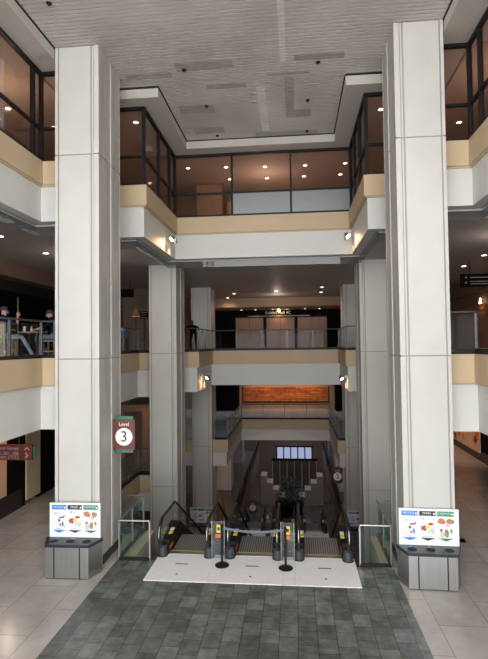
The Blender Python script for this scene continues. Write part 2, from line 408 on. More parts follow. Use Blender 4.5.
# ------------------------------------------------------------------ level five glazing and rooms
def glazing(p0, p1, z0, z1, zmid, cuts, n, frosted=(), top=True):
    """black framed glazing between plan points; cuts = mullion positions 0..1"""
    dx, dy = p1[0] - p0[0], p1[1] - p0[1]; L = math.hypot(dx, dy); rz = math.atan2(dy, dx)
    o = bpy.data.objects.new('window_%d' % n, None); COL.objects.link(o); o.location = (p0[0], p0[1], 0); o.rotation_euler = (0, 0, rz); o['kind'] = 'structure'
    fr = MB(); cs = [0.0] + [c * L for c in cuts] + [L]
    for c in cs: fr.box(c - 0.035, c + 0.035, -0.05, 0.05, z0, z1, 'black_metal')
    fr.box(0, L, -0.05, 0.05, z1 - 0.08, z1, 'black_metal'); fr.box(0, L, -0.07, 0.07, z0, z0 + 0.09, 'black_metal'); fr.box(0, L, -0.04, 0.04, zmid - 0.03, zmid + 0.03, 'black_metal')
    fr.build('window_frame', o)
    for i in range(len(cs) - 1):
        for j, (a, b) in enumerate(((z0 + 0.05, zmid), (zmid, z1 - 0.05))):
            gm = 'frosted_glass' if (i, j) in frosted else 'tinted_glass'
            bx(cs[i] + 0.03, cs[i + 1] - 0.03, -0.006, 0.006, a + 0.02, b - 0.02, gm).build('pane', o)
    return o
GZ0, GZ1, GM = 9.98, 12.28, 10.85
glazing((-4.2, 17.55), (2.05, 17.55), GZ0, GZ1, GM, (0.333, 0.667), 2, frosted=((1, 0), (2, 0)))
glazing((-4.2, 13.8), (-4.2, 17.55), GZ0, GZ1, GM, (0.42, 0.78), 3)
glazing((2.05, 13.8), (2.05, 17.55), GZ0, GZ1, GM, (0.35, 0.7), 4)
glazing((-5.1, 13.8), (-4.2, 13.8), GZ0, GZ1, GM, (), 5)
glazing((2.05, 13.8), (2.95, 13.8), GZ0, GZ1, GM, (), 6)
glazing((-6.2, -2.9), (-6.2, 11.75), GZ0, GZ1, GM, (0.2, 0.4, 0.6, 0.745, 0.872, 0.972), 7)
glazing((4.1, -2.9), (4.1, 11.75), GZ0, GZ1, GM, (0.2, 0.4, 0.6, 0.75, 0.86, 0.955), 8)
glazing((-6.2, 11.75), (-5.0, 11.75), GZ0, GZ1, GM, (), 9)
glazing((2.85, 11.75), (4.1, 11.75), GZ0, GZ1, GM, (), 10)
f = MB()
f.box(-8.9, 7.2, 22.0, 22.2, 10, 12.3, 'brown_wall'); f.box(-9.2, -8.9, 2, 22.2, 10, 12.3, 'brown_wall'); f.box(7.2, 7.5, 2, 22.2, 10, 12.3, 'brown_wall')
struct(f.build('wall_upper'))
f = MB()
for (x0, x1, y0, y1) in ((-8.9, -6.27, -2, 22), (4.17, 7.2, -2, 22), (-6.27, 4.17, 17.65, 22), (-6.27, -4.27, 13.9, 17.65), (2.12, 4.17, 13.9, 17.65)):
    f.box(x0, x1, y0, y1, 12.24, 12.275, 'warm_ceiling')
struct(f.build('ceiling'))
# panelled interior doors behind the glass of level five
f = thing('wooden_partition', 'warm brown wooden partition seen through the top level glazing at left', 'partition', (-3.45, 20.6, 10))
bx(-0.5, 0.5, 0, 0.08, 0, 2.2, 'wood_door').build('panel', f); bx(-0.56, -0.5, -0.02, 0.1, 0, 2.24, 'brown_wall').build('post', f); bx(0.5, 0.56, -0.02, 0.1, 0, 2.24, 'brown_wall').build('post', f)
bx(0.72, 1.9, 0.3, 0.38, 0, 1.55, 'wood_warm').build('counter_panel', f)

# ------------------------------------------------------------------ columns
def column(cx, y0, z0, z1, inner, n=0):
    """inner = +1 when the atrium side face is +x"""
    o = bpy.data.objects.new('column', None); COL.objects.link(o); o.location = (cx, y0, 0); o['kind'] = 'structure'
    bx(-0.50, 0.50, 0.04, 1.42, z0, z1, 'column_core').build('core', o)
    seams = [z for z in (-5.1, 0.05, 5.13, 9.95) if z0 < z < z1]
    zs = [z0] + seams + [z1]
    fp, st, sg, sw = MB(), MB(), MB(), MB()
    for a, b in zip(zs[:-1], zs[1:]):
        a += 0.012; b -= 0.012
        i = inner
        fp.box(-0.44 * i, 0.33 * i, 0.015, 0.06, a, b, 'panel_white')
        st.box(-0.535 * i, -0.465 * i, 0.0, 0.10, a, b, 'panel_white')
        st.box(0.36 * i, 0.40 * i, 0.03, 0.08, a, b, 'panel_white'); st.box(0.42 * i, 0.535 * i, 0.0, 0.07, a, b, 'panel_white')
        for sd in (-1, 1):
            sg.box(0.49 * sd, 0.528 * sd, 0.075, 0.74, a, b, 'column_grey'); sg.box(0.49 * sd, 0.528 * sd, 0.93, 1.40, a, b, 'column_grey')
            sw.box(0.49 * sd, 0.545 * sd, 0.77, 0.90, a, b, 'panel_white')
        st.box(-0.535, 0.535, 1.40, 1.45, a, b, 'panel_white')
    fp.build('front_panel', o, bevel=0.008); st.build('corner_strip', o, bevel=0.006); sg.build('side_panel', o); sw.build('side_strip', o, bevel=0.006)
    if z0 >= 0:
        bx(-0.55, 0.55, 0.2, 1.46, z0, z0 + 0.20, 'plinth_black').build('plinth', o)
    return o
for (y0, z1, dl, dr) in ((11.2, CZ, 0, 0), (18.85, 8.56, 0, 0.14), (26.5, 8.56, 0.07, 0.28), (34.15, -1.0, 0.1, 0.36), (41.8, -1.0, 0.1, 0.4)):
    z0 = L3 if y0 < 12 else (L1 if y0 < 40 else L2)
    column(-5.03 + dl, y0, z0, z1, 1); column(2.84 + dr, y0, z0, z1, -1)

# ------------------------------------------------------------------ smoke curtains below the soffits
def baffle(steps, z, n, i0=0):
    ps = offset_path(ring(steps), 0.42)
    m = MB(); e = MB()
    for a, b in zip(ps[:-1], ps[1:]):
        if max(a[1], b[1]) < 12.9 and i0: continue
        x0, x1 = sorted((a[0], b[0])); y0, y1 = sorted((a[1], b[1]))
        m.box(x0 - 0.006, x1 + 0.006, y0 - 0.006, y1 + 0.006, z - 0.27, z - 0.005, 'baffle_glass')
        e.box(x0 - 0.015, x1 + 0.015, y0 - 0.015, y1 + 0.015, z - 0.05, z - 0.002, 'soffit_grey')
    o = m.build('smoke_curtain'); tag(o, n, 'smoke curtain'); e.build('mounting_rail', o)
baffle(steps5, 8.53, 'clear glass smoke curtain hanging below the highest white balcony edge')

# ------------------------------------------------------------------ glass railings
def railing(name, pts, z, label, h=1.0, post=1.4, gm='railing_glass', rm='dark_rail', shoe=0.12, group=None, pw=0.025, rr=0.025, top_glass=0.08):
    o = thing(name, label, 'railing', (pts[0][0], pts[0][1], z), group=group)
    ox, oy = pts[0]
    hr = MB(); sh = MB()
    for (a, b) in zip(pts[:-1], pts[1:]):
        a = (a[0] - ox, a[1] - oy); b = (b[0] - ox, b[1] - oy)
        L = math.hypot(b[0] - a[0], b[1] - a[1]); n = max(1, round(L / post)); ux, uy = (b[0] - a[0]) / L, (b[1] - a[1]) / L
        hr.tube([(a[0], a[1], h), (b[0], b[1], h)], rr, rm, 10)
        px, py = -uy * 0.03, ux * 0.03
        sh.prism([(a[0] + px, a[1] + py), (b[0] + px, b[1] + py), (b[0] - px, b[1] - py), (a[0] - px, a[1] - py)], 'z', 0.0, shoe, 'black_metal')
        for k in range(n + 1):
            x, y = a[0] + ux * L * k / n, a[1] + uy * L * k / n
            if k < n or b == (pts[-1][0] - ox, pts[-1][1] - oy):
                bx(x - pw, x + pw, y - pw, y + pw, 0, h - 0.02, rm).build('post', o)
            if k < n:
                x2, y2 = a[0] + ux * L * (k + 1) / n, a[1] + uy * L * (k + 1) / n
                qx, qy = -uy * 0.006, ux * 0.006; e = 0.04
                p = [(x + ux * e + qx, y + uy * e + qy), (x2 - ux * e + qx, y2 - uy * e + qy), (x2 - ux * e - qx, y2 - uy * e - qy), (x + ux * e - qx, y + uy * e - qy)]
                MB().prism(p, 'z', shoe * 0.7, h - top_glass, gm).build('glass_panel', o)
    hr.build('handrail', o, smooth=True); sh.build('base_shoe', o)
    return o
def edge(steps, side, i0, i1):
    s = 1 if side == 3 else -1
    p = path_of(steps, side)[i0:i1]
    return [(x + s * 0.07, y + 0.07) for x, y in p]
railing('glass_railing', [(-6.17, 2.0), (-6.17, 11.72), (-5.6, 11.72)], L4, 'glass balcony railing in front of the two seated men', h=0.90, post=1.45, shoe=0.08)
railing('glass_railing', [(-6.17, 12.4), (-6.17, 19.37), (-5.6, 19.37)], L4, 'glass balcony railing between the two white columns at left', h=0.95, post=1.7)
railing('glass_railing', [(4.07, 2.0), (4.07, 11.72), (3.45, 11.72)], L4, 'glass balcony railing at the middle level right of the right white column', h=0.95, post=1.35)
railing('glass_railing', [(-5.07, 21.42), (-4.17, 21.42), (-4.17, 25.17), (2.22, 25.17), (2.22, 21.42), (3.1, 21.42)], L4, 'long glass balcony railing in front of the exhibit hall doors', h=1.02, post=1.25)
railing('glass_railing', [(-6.17, 13.7), (-6.17, 19.37), (-5.6, 19.37)], L3, 'dark framed glass railing behind the level three sign', h=1.0, post=1.6)
railing('glass_railing', [(-4.3, 26.82), (-3.67, 26.82), (-3.67, 34.22), (2.27, 34.22), (2.27, 26.82), (2.9, 26.82)], L3, 'glass railing of the distant balcony under the brick coloured mural', h=1.0, post=1.5)
# railings round the escalator well on level three
railing('escalator_railing', [(-3.46, 11.67), (-4.2, 11.67), (-4.2, 13.6), (-6.0, 13.6)], L3, 'greenish glass railing left of the escalators beside the column', h=0.92, post=0.9, gm='railing_green', rm='brushed_rail', shoe=0.07, rr=0.022, pw=0.017)
railing('escalator_railing', [(1.42, 11.72), (2.11, 11.72), (2.11, 13.6), (3.9, 13.6)], L3, 'greenish glass railing right of the escalators beside the column', h=0.92, post=0.9, gm='railing_green', rm='brushed_rail', shoe=0.07, rr=0.022, pw=0.017)
railing('walkway_railing', [(-3.43, 27.2), (-3.43, 46.8)], L2, 'long dark glass railing left of the lowest atrium', h=1.1, post=1.8, gm='dark_glass', shoe=0.55, pw=0.04)
railing('walkway_railing', [(2.53, 27.2), (2.53, 46.8)], L2, 'long dark glass railing right of the lowest atrium', h=1.1, post=1.8, gm='dark_glass', shoe=0.55, pw=0.04)
railing('walkway_railing', [(1.65, 24.9), (2.55, 24.9)], L2, 'short railing on the lower landing below the level two sign', h=1.2, post=1.0, rm='dark_rail')

# ------------------------------------------------------------------ escalators
def escalator(loc, label, group, plate_len=1.5, drop=4.81 / 0.9333):
    o = thing('escalator', label, 'escalator', loc, group=group); o.scale = (K, K, K)
    W = 0.61; run = drop / math.tan(math.radians(30)); y1 = 1.25; y2 = y1 + run; y3 = y2 + 1.6
    def zf(y): return 0 if y < y1 else (-(y - y1) * drop / run if y < y2 else -drop)
    # landing plates
    bx(-W - 0.1, W + 0.16, -plate_len, 0, -0.10, 0.012, 'plate_white').build('landing_plate', o, bevel=0.004)
    pl = bx(-0.16, 0.16, -0.62, -0.58, 0.012, 0.016, 'newel_grey'); pl.cyl((0.0, -1.15, 0.012), 0.03, 0.004, 'newel_grey', 12); pl.build('plate_slot', o)
    bx(-W - 0.1, W + 0.1, y3, y3 + 1.4, -drop - 0.1, -drop + 0.012, 'plate_white').build('landing_plate', o)
    cp = bx(-W + 0.14, W - 0.14, -0.02, 0.16, -0.02, 0.02, 'steel'); cp.build('comb_plate', o)
    bx(-W + 0.14, W - 0.14, 0.16, 0.19, 0.01, 0.02, 'yellow').build('comb_edge', o)
    # steps: grooved treads with risers
    stp = MB(); y = 0.19; z = -0.01; n = 0
    while y < y3 - 0.1:
        z = zf(y + 0.2) - 0.012; ybk = y + 0.40
        stp.box(-W + 0.15, W - 0.15, y, ybk, z - 0.05, z, 'tread')
        zn = zf(ybk + 0.2) - 0.012
        stp.box(-W + 0.15, W - 0.15, ybk - 0.012, ybk, min(zn, z) - 0.02, z, 'tread')
        for k in range(16):
            x = -W + 0.165 + k * (2 * W - 0.33) / 15
            stp.box(x - 0.012, x + 0.012, y + 0.01, ybk - 0.01, z, z + 0.012, 'newel_grey')
        y = ybk
    s_ = stp.build('steps', o)
    # truss cladding below
    tr = MB(); tr.prism([(0.0, -0.1), (y1, -0.1), (y2, -drop - 0.1), (y3 + 1.4, -drop - 0.1), (y3 + 1.4, -drop - 0.14), (y2 - 0.6, -drop - 0.14), (y1 - 0.4, -1.0), (0.0, -1.0)], 'x', -W + 0.02, W - 0.02, 'dark_wall')
    tr.build('truss', o)
    for sd in (-1, 1):
        x = sd * W
        # deck profile (black skirt cover inside the balustrade)
        def deck(off0, off1, xa, xb, m, nm):
            ys = [-0.05 + (y3 + 0.9) * k / 60 for k in range(61)]
            top = [(yy, zf(yy) + off1 * (0.35 + 0.65 * math.sin(PI / 2 * min(1.0, (yy + 0.05) / 1.1)))) for yy in ys]
            bot = [(yy, zf(yy) + off0) for yy in ys]
            d = MB(); n0 = 0; i = d.mi(m)
            for (yy, zt), (_, zb) in zip(top, bot): d.v += [(xa, yy, zb), (xb, yy, zb), (xb, yy, zt - 0.02), (xa + (xb - xa) * 0.5, yy, zt), (xa, yy, zt)]
            for k in range(60):
                a = k * 5; b = a + 5
                for q in range(5): d.f.append((a + q, a + (q + 1) % 5, b + (q + 1) % 5, b + q)); d.m.append(i)
            d.f.append((0, 1, 2, 3, 4)); d.m.append(i); e = 300; d.f.append((e, e + 1, e + 2, e + 3, e + 4)); d.m.append(i)
            return d.build(nm, o, smooth=True)
        deck(-0.4, 0.46, x + sd * 0.09, x - sd * 0.14, 'black_metal', 'skirt_deck')
        # glass balustrade
        ys = [0.30 + (y3 + 0.2) * k / 60 for k in range(61)]
        top = [(yy, zf(yy) + 0.90) for yy in ys]; bot = [(yy, zf(yy) + 0.2) for yy in ys]
        arc = [(-0.02 + 0.36 * math.cos(t), 0.58 + 0.33 * math.sin(t)) for t in [PI / 2 + k * PI / 10 for k in range(0, 11)]]
        pts = [(0.0, 0.91)] + [(p[0] + 0.02, p[1]) for p in arc[1:]] + bot + top[::-1]
        MB().prism(pts, 'x', x - 0.006, x + 0.006, 'escalator_glass').build('balustrade_glass', o)
        # handrail with newel loops
        hp = [(-0.02, 0.22)]
        hp = [(0.30, 0.24), (0.05, 0.22)]
        hp += [(-0.02 + 0.42 * math.cos(t), 0.60 + 0.38 * math.sin(t)) for t in [-PI / 2 - k * PI / 12 for k in range(1, 13)]]
        k = 1
        for yy in [0.3 + (y3 + 0.1 - 0.3) * q / 50 for q in range(51)]: hp.append((yy, zf(yy) + 0.97))
        hp += [(y3 + 0.2 + 0.42 * math.cos(t), -drop + 0.60 + 0.37 * math.sin(t)) for t in [PI / 2 - q * PI / 12 for q in range(1, 13)]]
        hr = MB(); hr.tube([(x, a, b) for a, b in hp], 0.04, 'black_rubber', 10, ry=0.028); hr.build('handrail', o, smooth=True)
        # newel base
        nb = MB(); nb.cyl((x, -0.12, 0.0), 0.125, 0.30, 'newel_grey', 20, r2=0.11); nb.cyl((x, -0.12, 0.30), 0.11, 0.03, 'black_metal', 20, r2=0.08)
        nb.box(x - 0.10, x + 0.10, -0.1, 0.22, 0, 0.28, 'newel_grey'); nb.cyl((x, -0.12, 0.0), 0.14, 0.03, 'black_metal', 20)
        nb.build('newel_base', o, smooth=True)
        # chrome strip on newel
        MB().tube([(x + sd * 0.0, a, b) for a, b in [(-0.02 + 0.465 * math.cos(t), 0.60 + 0.42 * math.sin(t)) for t in [PI - 0.25 - k * 0.09 for k in range(-4, 5)]]], 0.012, 'steel', 6).build('guard_strip', o)
        # warning stickers on the deck: yellow with white head, orange
        for yy, zz, mm in ((0.42, 0.40, 'yellow'), (0.60, 0.43, 'paper')):
            c = x - sd * 0.085
            bx(c - 0.05, c + 0.05, yy - 0.09, yy + 0.09, zz - 0.01, zz + 0.006, mm).build('warning_sticker', o)
        fx = x - sd * 0.143
        bx(fx - 0.003, fx + 0.003, 0.08, 0.42, 0.10, 0.18, 'orange').build('warning_sticker', o)
    return o
esc = escalator((-2.66, 12.08, L3), 'leftmost of three escalators going down from the slate floor', 'escalators going down from level three')
copy_tree(esc, loc=(-1.027, 12.08, L3), label='middle of three escalators going down, behind the belt barrier')
copy_tree(esc, loc=(0.607, 12.08, L3), label='rightmost of three escalators going down, beside the right railing')
names = ['left', 'middle', 'right']
for k, x in enumerate((-2.34, -0.71, 0.92)):
    c = copy_tree(esc, loc=(x, 26.9, L2), label='%s one of the distant escalators beyond the lower white landing' % names[k]); c['group'] = 'escalators going down from the lower landing'
# strips between the landing plates
for k, (x0, x1) in enumerate(((-1.936, -1.695), (-0.304, -0.06))):
    struct(bx(x0, x1, 10.68, 12.08, L3 - 0.1, L3 + 0.008, 'plate_white').build('trim_%d' % (5 + k)))
# acrylic panels between the newels with their stickers
for k, (x, lab) in enumerate(((-1.985, 'clear acrylic panel with yellow and orange stickers, behind the left barrier post'), (-0.235, 'clear acrylic panel with yellow and orange stickers, behind the right barrier post'))):
    o = thing('acrylic_divider', lab, 'panel', (x * K, 12.70 * K, L3 + 0.008), group='acrylic panels between escalators'); o.scale = (K, K, K)
    bx(-0.155, 0.155, -0.005, 0.005, 0.03, 0.95, 'acrylic').build('panel', o, bevel=0.002)
    bx(-0.17, -0.155, -0.015, 0.015, 0, 0.96, 'steel').build('edge_post', o); bx(0.155, 0.17, -0.015, 0.015, 0, 0.96, 'steel').build('edge_post', o)
    s = bx(-0.04, 0.06, -0.012, -0.006, 0.66, 0.86, 'yellow').build('warning_sticker', o); s['label'] = 'yellow sticker'
    bx(-0.02, 0.04, -0.014, -0.012, 0.72, 0.80, 'black_print').build('pictogram', s)
    s = bx(-0.07, 0.06, -0.012, -0.006, 0.53, 0.62, 'orange').build('warning_sticker', o); s['label'] = 'orange sticker'
for k, x in enumerate((-1.525, 0.105)):
    o = thing('acrylic_divider', 'small acrylic panel between the distant escalators, %s of two' % ('left' if k == 0 else 'right'), 'panel', (x, 26.75, L2), group='distant acrylic panels')
    bx(-0.12, 0.12, -0.005, 0.005, 0.0, 0.95, 'acrylic').build('panel', o)
    bx(-0.05, 0.05, -0.012, -0.006, 0.66, 0.86, 'yellow').build('warning_sticker', o); bx(-0.06, 0.06, -0.012, -0.006, 0.50, 0.6, 'orange').build('warning_sticker', o)

# barrier posts and belt
def stanchion(x, y, lab):
    o = thing('barrier_post', lab, 'barrier post', (x * K, y * K, L3 + 0.008), group='belt barrier posts'); o.scale = (K, K, K)
    MB().lathe((0, 0, 0), [(0, 0.0), (0.17, 0.0), (0.175, 0.02), (0.15, 0.04), (0.05, 0.06), (0.03, 0.08), (0, 0.08)], 'black_metal', 28).build('base', o, smooth=True)
    MB().cyl((0, 0, 0.06), 0.027, 0.80, 'black_metal', 16).build('pole', o, smooth=True)
    h = MB(); h.cyl((0, 0, 0.86), 0.036, 0.12, 'black_metal', 16); h.cyl((0, 0, 0.98), 0.036, 0.015, 'black_metal', 16, r2=0.02); h.build('belt_head', o, smooth=True)
    return o
stanchion(-1.84, 12.33, 'black belt barrier post standing left on the white landing plates')
stanchion(-0.28, 12.28, 'black belt barrier post standing right on the white landing plates')
b = MB(); pts = [(-1.80 + 1.48 * t, 12.33 - 0.05 * t, 0.92 - 0.07 * math.sin(PI * t)) for t in [k / 16 for k in range(17)]]
for p, q in zip(pts[:-1], pts[1:]):
    n = len(b.v); i = b.mi('belt')
    b.v += [(p[0], p[1] + e, p[2] + d) for e in (-0.002, 0.002) for d in (-0.028, 0.028)] + [(q[0], q[1] + e, q[2] + d) for e in (-0.002, 0.002) for d in (-0.028, 0.028)]
    for qd in ((0, 1, 5, 4), (2, 3, 7, 6), (1, 3, 7, 5), (0, 2, 6, 4)): b.f.append(tuple(n + t for t in qd)); b.m.append(i)
bo = b.build('barrier_belt'); bo.scale = (K, K, K); bo.location = (0, 0, L3)
tag(bo, 'blue grey retractable belt stretched between the two black posts', 'belt')

# ------------------------------------------------------------------ waste stations
def blob(mb, cx, cz, rx, rz_, m, y, seg=14, jag=0.0, rs=None):
    rs = rs or random
    pts = []
    for k in range(seg):
        a = 2 * PI * k / seg; j = 1 + (rs.random() - 0.5) * jag
        pts.append((cx + rx * math.cos(a) * j, cz + rz_ * math.sin(a) * j))
    mb.prism(pts, 'y', y, y - 0.0015, m)
def waste_station(loc, label, mirror=False, rz=0, group=None, detail=True):
    o = thing('recycling_station', label, 'waste bins', loc, rz, group); o.scale = (K, K, K)
    H_ = 0.80
    plans = [[(-0.69, 0.45), (-0.52, 0.0), (-0.315, 0.0), (-0.315, 0.45)], [(-0.30, 0.0), (0.30, 0.0), (0.30, 0.45), (-0.30, 0.45)], [(0.315, 0.0), (0.52, 0.0), (0.69, 0.45), (0.315, 0.45)]]
    for pl in plans: MB().prism(pl, 'z', 0.02, H_ - 0.07, 'steel').build('bin_body', o, bevel=0.006)
    MB().prism([(-0.50, 0.03), (0.50, 0.03), (0.66, 0.43), (-0.66, 0.43)], 'z', 0.0, 0.03, 'black_metal').build('base', o)
    gaps = MB()
    for x in (-0.3075, 0.3075): gaps.box(x - 0.014, x + 0.014, -0.003, 0.44, 0.02, H_ - 0.08, 'shadow_gap')
    gaps.build('gap_filler', o)
    top = MB().prism([(-0.53, -0.015), (0.53, -0.015), (0.71, 0.46), (-0.71, 0.46)], 'z', H_ - 0.07, H_, 'bin_top').build('lid', o, bevel=0.006)
    for (hx, m) in ((-0.40, 'blue'), (0.0, 'paper'), (0.40, 'green')):
        MB().cyl((hx, 0.20, H_ - 0.001), 0.10, 0.006, 'shadow_gap', 22).build('opening', top)
        a = MB(); a.prism([(hx - 0.06, 0.33), (hx + 0.06, 0.33), (hx, 0.41)], 'z', H_ + 0.001, H_ + 0.005, m if m != 'paper' else 'grey_print'); a.build('arrow_mark', top)
    # sign board standing at the back
    bd = bx(-0.635, 0.635 + (0.05 if mirror else 0), 0.465, 0.495, (0.0 if mirror else 0.78), 1.62, 'paper').build('sign_board', o, bevel=0.004)
    cols = (('RECYCLE', 'blue'), ('TRASH', 'black_print'), ('COMPOST', 'green'))
    rs = random.Random(3)
    for k, (t, m) in enumerate(cols):
        cx = -0.395 + 0.395 * k; y = 0.464
        hd = bx(cx - 0.18, cx + 0.18, y - 0.004, y, 1.46, 1.57, m).build('header', bd)
        if detail:
            lettering(t, 0.062, 'paper', bd, (cx - 0.02, y - 0.005, 1.522), depth=0.001)
            sm = MB(); sm.box(cx - 0.14, cx + 0.09, y - 0.006, y - 0.004, 1.475, 1.483, 'grey_print'); 
            sm.cyl((cx + 0.145, y - 0.007, 1.51), 0.022, 0.003, 'paper', 12, axis='y'); sm.build('small_print', bd)
        ar = MB(); ar.prism([(cx - 0.17, 0.965), (cx + 0.17, 0.965), (cx, 0.90)], 'y', y, y - 0.003, m); ar.build('down_arrow', bd)
        pic = MB()
        def ringb(px, pz, r): blob(pic, px, pz, r, r * 0.8, 'grey_print', y - 0.001, 18); blob(pic, px, pz, r * 0.93, r * 0.74, 'paper', y - 0.0025, 18)
        if k == 0:
            ringb(cx - 0.08, 1.36, 0.08); ringb(cx + 0.07, 1.32, 0.08); ringb(cx - 0.05, 1.2, 0.09); ringb(cx + 0.03, 1.06, 0.11)
            blob(pic, cx + 0.06, 1.27, 0.06, 0.02, 'red', y - 0.004); blob(pic, cx + 0.12, 1.29, 0.02, 0.03, 'blue', y - 0.004)
            blob(pic, cx, 1.20, 0.03, 0.035, 'green', y - 0.004, 8); blob(pic, cx + 0.09, 1.11, 0.025, 0.07, 'blue', y - 0.004, 6); blob(pic, cx + 0.03, 1.09, 0.03, 0.035, 'orange', y - 0.004, 8)
            blob(pic, cx - 0.09, 1.36, 0.05, 0.03, 'food_pale', y - 0.004, 9, 0.4); blob(pic, cx - 0.02, 1.0, 0.07, 0.02, 'food_pale', y - 0.004, 9, 0.4)
        elif k == 1:
            ringb(cx + 0.07, 1.32, 0.09); blob(pic, cx + 0.07, 1.28, 0.06, 0.03, 'red', y - 0.004, 8)
            blob(pic, cx - 0.08, 1.19, 0.085, 0.07, 'red', y - 0.003, 5, 0.3); blob(pic, cx, 1.21, 0.05, 0.06, 'yellow', y - 0.0035, 5, 0.3); blob(pic, cx - 0.08, 1.18, 0.03, 0.03, 'blue', y - 0.005, 7)
            blob(pic, cx - 0.1, 1.40, 0.05, 0.025, 'food_pale', y - 0.003, 9, 0.4)
            ringb(cx + 0.08, 1.12, 0.09); blob(pic, cx + 0.08, 1.12, 0.075, 0.06, 'food_pale', y - 0.004, 12, 0.2)
            pic.box(cx - 0.13, cx + 0.13, y - 0.003, y - 0.001, 0.99, 1.0, 'grey_print')
        else:
            ringb(cx, 1.30, 0.10); blob(pic, cx - 0.10, 1.36, 0.08, 0.07, 'food_brown', y - 0.003, 9, 0.4); blob(pic, cx + 0.10, 1.35, 0.08, 0.06, 'food_brown', y - 0.003, 9, 0.4)
            blob(pic, cx - 0.05, 1.33, 0.045, 0.045, 'orange', y - 0.004); blob(pic, cx + 0.05, 1.27, 0.035, 0.035, 'red', y - 0.005); blob(pic, cx + 0.05, 1.27, 0.02, 0.02, 'paper', y - 0.0065)
            blob(pic, cx + 0.02, 1.08, 0.05, 0.10, 'food_brown', y - 0.003, 9, 0.3); blob(pic, cx - 0.08, 1.05, 0.06, 0.1, 'food_pale', y - 0.003, 9, 0.3)
            blob(pic, cx + 0.12, 1.12, 0.03, 0.06, 'green', y - 0.004, 6); blob(pic, cx + 0.12, 1.1, 0.02, 0.03, 'yellow', y - 0.005, 6); blob(pic, cx - 0.1, 1.15, 0.03, 0.03, 'red', y - 0.004)
        pic.build('waste_picture', bd)
    return o
waste_station((-5.0, 10.60, L3), 'steel recycling station with picture board against the left white column', rz=0.02)
waste_station((2.76, 10.68, L3), 'steel recycling station with picture board against the right white column', mirror=True, rz=-0.03)
waste_station((-4.88, 25.3, L2), 'small distant recycling board and bins at the left column foot below', group='distant recycling stations', detail=True)
waste_station((3.12, 25.3, L2), 'small distant recycling board and bins at the right column foot below', group='distant recycling stations', detail=True)

# ------------------------------------------------------------------ level signs
def level_sign(loc, num, label, bx_dir=-1, reach=0.12, brackets=True):
    o = thing('level_sign', label, 'sign', loc)
    bx(-0.27, 0.27, -0.045, 0.045, -0.37, 0.37, 'cherry').build('wood_panel', o, bevel=0.004)
    bx(-0.22, 0.22, -0.03, 0.03, 0.37, 0.445, 'green_acrylic').build('green_edge', o); bx(-0.22, 0.22, -0.03, 0.03, -0.445, -0.37, 'green_acrylic').build('green_edge', o)
    d = MB(); d.cyl((0, -0.058, -0.055), 0.215, 0.012, 'sign_white', 40, axis='y'); d = d.build('white_disc', o)
    lettering(num, 0.37, 'sign_dark', d, (0, -0.060, -0.058), depth=0.002)
    lettering('Level', 0.125, 'sign_white', o, (0, -0.048, 0.25), depth=0.002)
    for z in (0.24, -0.24):
        if brackets:
            b = MB(); x0 = bx_dir * 0.27; b.cyl((min(x0, x0 + bx_dir * reach), 0, z), 0.022, reach, 'steel', 12, axis='x'); b.cyl((x0 + (-0.02 if bx_dir > 0 else -0.02), 0, z), 0.04, 0.04, 'steel', 14, axis='x'); b.build('standoff', o, smooth=True)
    return o
level_sign((-4.19, 12.05, 3.25), '3', 'wooden blade sign reading Level 3 with a white disc', -1, 0.04)
level_sign((2.20, 27.3, -1.58), '2', 'distant wooden blade sign reading Level 2 with a white disc', 1, 0.09)
level_sign((-2.95, 34.2, -5.55), '1', 'dim small level sign at the bottom of the atrium', -1, 0.12)

# ------------------------------------------------------------------ flood lights on the white balcony edges
def flood(loc, sx, label, hot=True):
    """sx = +1 fixed to a face looking +x"""
    o = thing('flood_light', label, 'flood light', loc)
    m = MB(); m.box(0, sx * 0.04, -0.05, 0.05, 0.02, 0.14, 'brushed_rail'); m.tube([(sx * 0.03, 0, 0.06), (sx * 0.22, 0, 0.06)], 0.018, 'brushed_rail'); m.tube([(sx * 0.22, -0.22, 0.06), (sx * 0.22, 0.24, 0.04)], 0.018, 'brushed_rail'); m.build('bracket', o)
    for k, (y, d) in enumerate(((-0.22, (-0.55 * sx, -0.5, -0.65)), (0.22, (-0.3 * sx, 0.3, -0.9)))):
        D = Vector(d).normalized(); h = MB()
        h.lathe((0, 0, 0), [(0.0, 0.14), (0.05, 0.14), (0.085, 0.02), (0.095, -0.02), (0.085, -0.02), (0.07, 0.01), (0, 0.03)], 'brushed_rail', 18)
        ho = h.build('lamp_head', o, smooth=True); ho.location = (sx * 0.22, y, 0); ho.rotation_euler = (-D).to_track_quat('Z', 'Y').to_euler()
        MB().cyl((0, 0, -0.015), 0.07, 0.01, 'lamp_hot' if k == 0 else 'lamp_warm', 18).build('bulb', ho)
    p = Vector(loc)
    spot(p + Vector((sx * 0.17, -0.30, -0.08)), p + Vector((-0.05 * sx, -0.9, -0.75)), 60 if hot else 35, (1.0, 0.50, 0.22), 105, 0.8)
    spot(p + Vector((sx * 0.19, 0.24, -0.08)), p + Vector((-0.03 * sx, 0.35, -0.9)), 30 if hot else 35, (1.0, 0.50, 0.22), 95, 0.8)
    return o
flood((-4.2, 16.35, 8.95), 1, 'twin flood light on the left top balcony edge, glowing warm')
flood((2.05, 16.9, 8.98), -1, 'twin flood light on the right top balcony edge, glowing warm')
flood((-4.2, 22.8, 3.95), 1, 'twin flood light below the left middle balcony', False)
flood((2.25, 22.2, 3.92), -1, 'twin flood light below the right middle balcony', False)

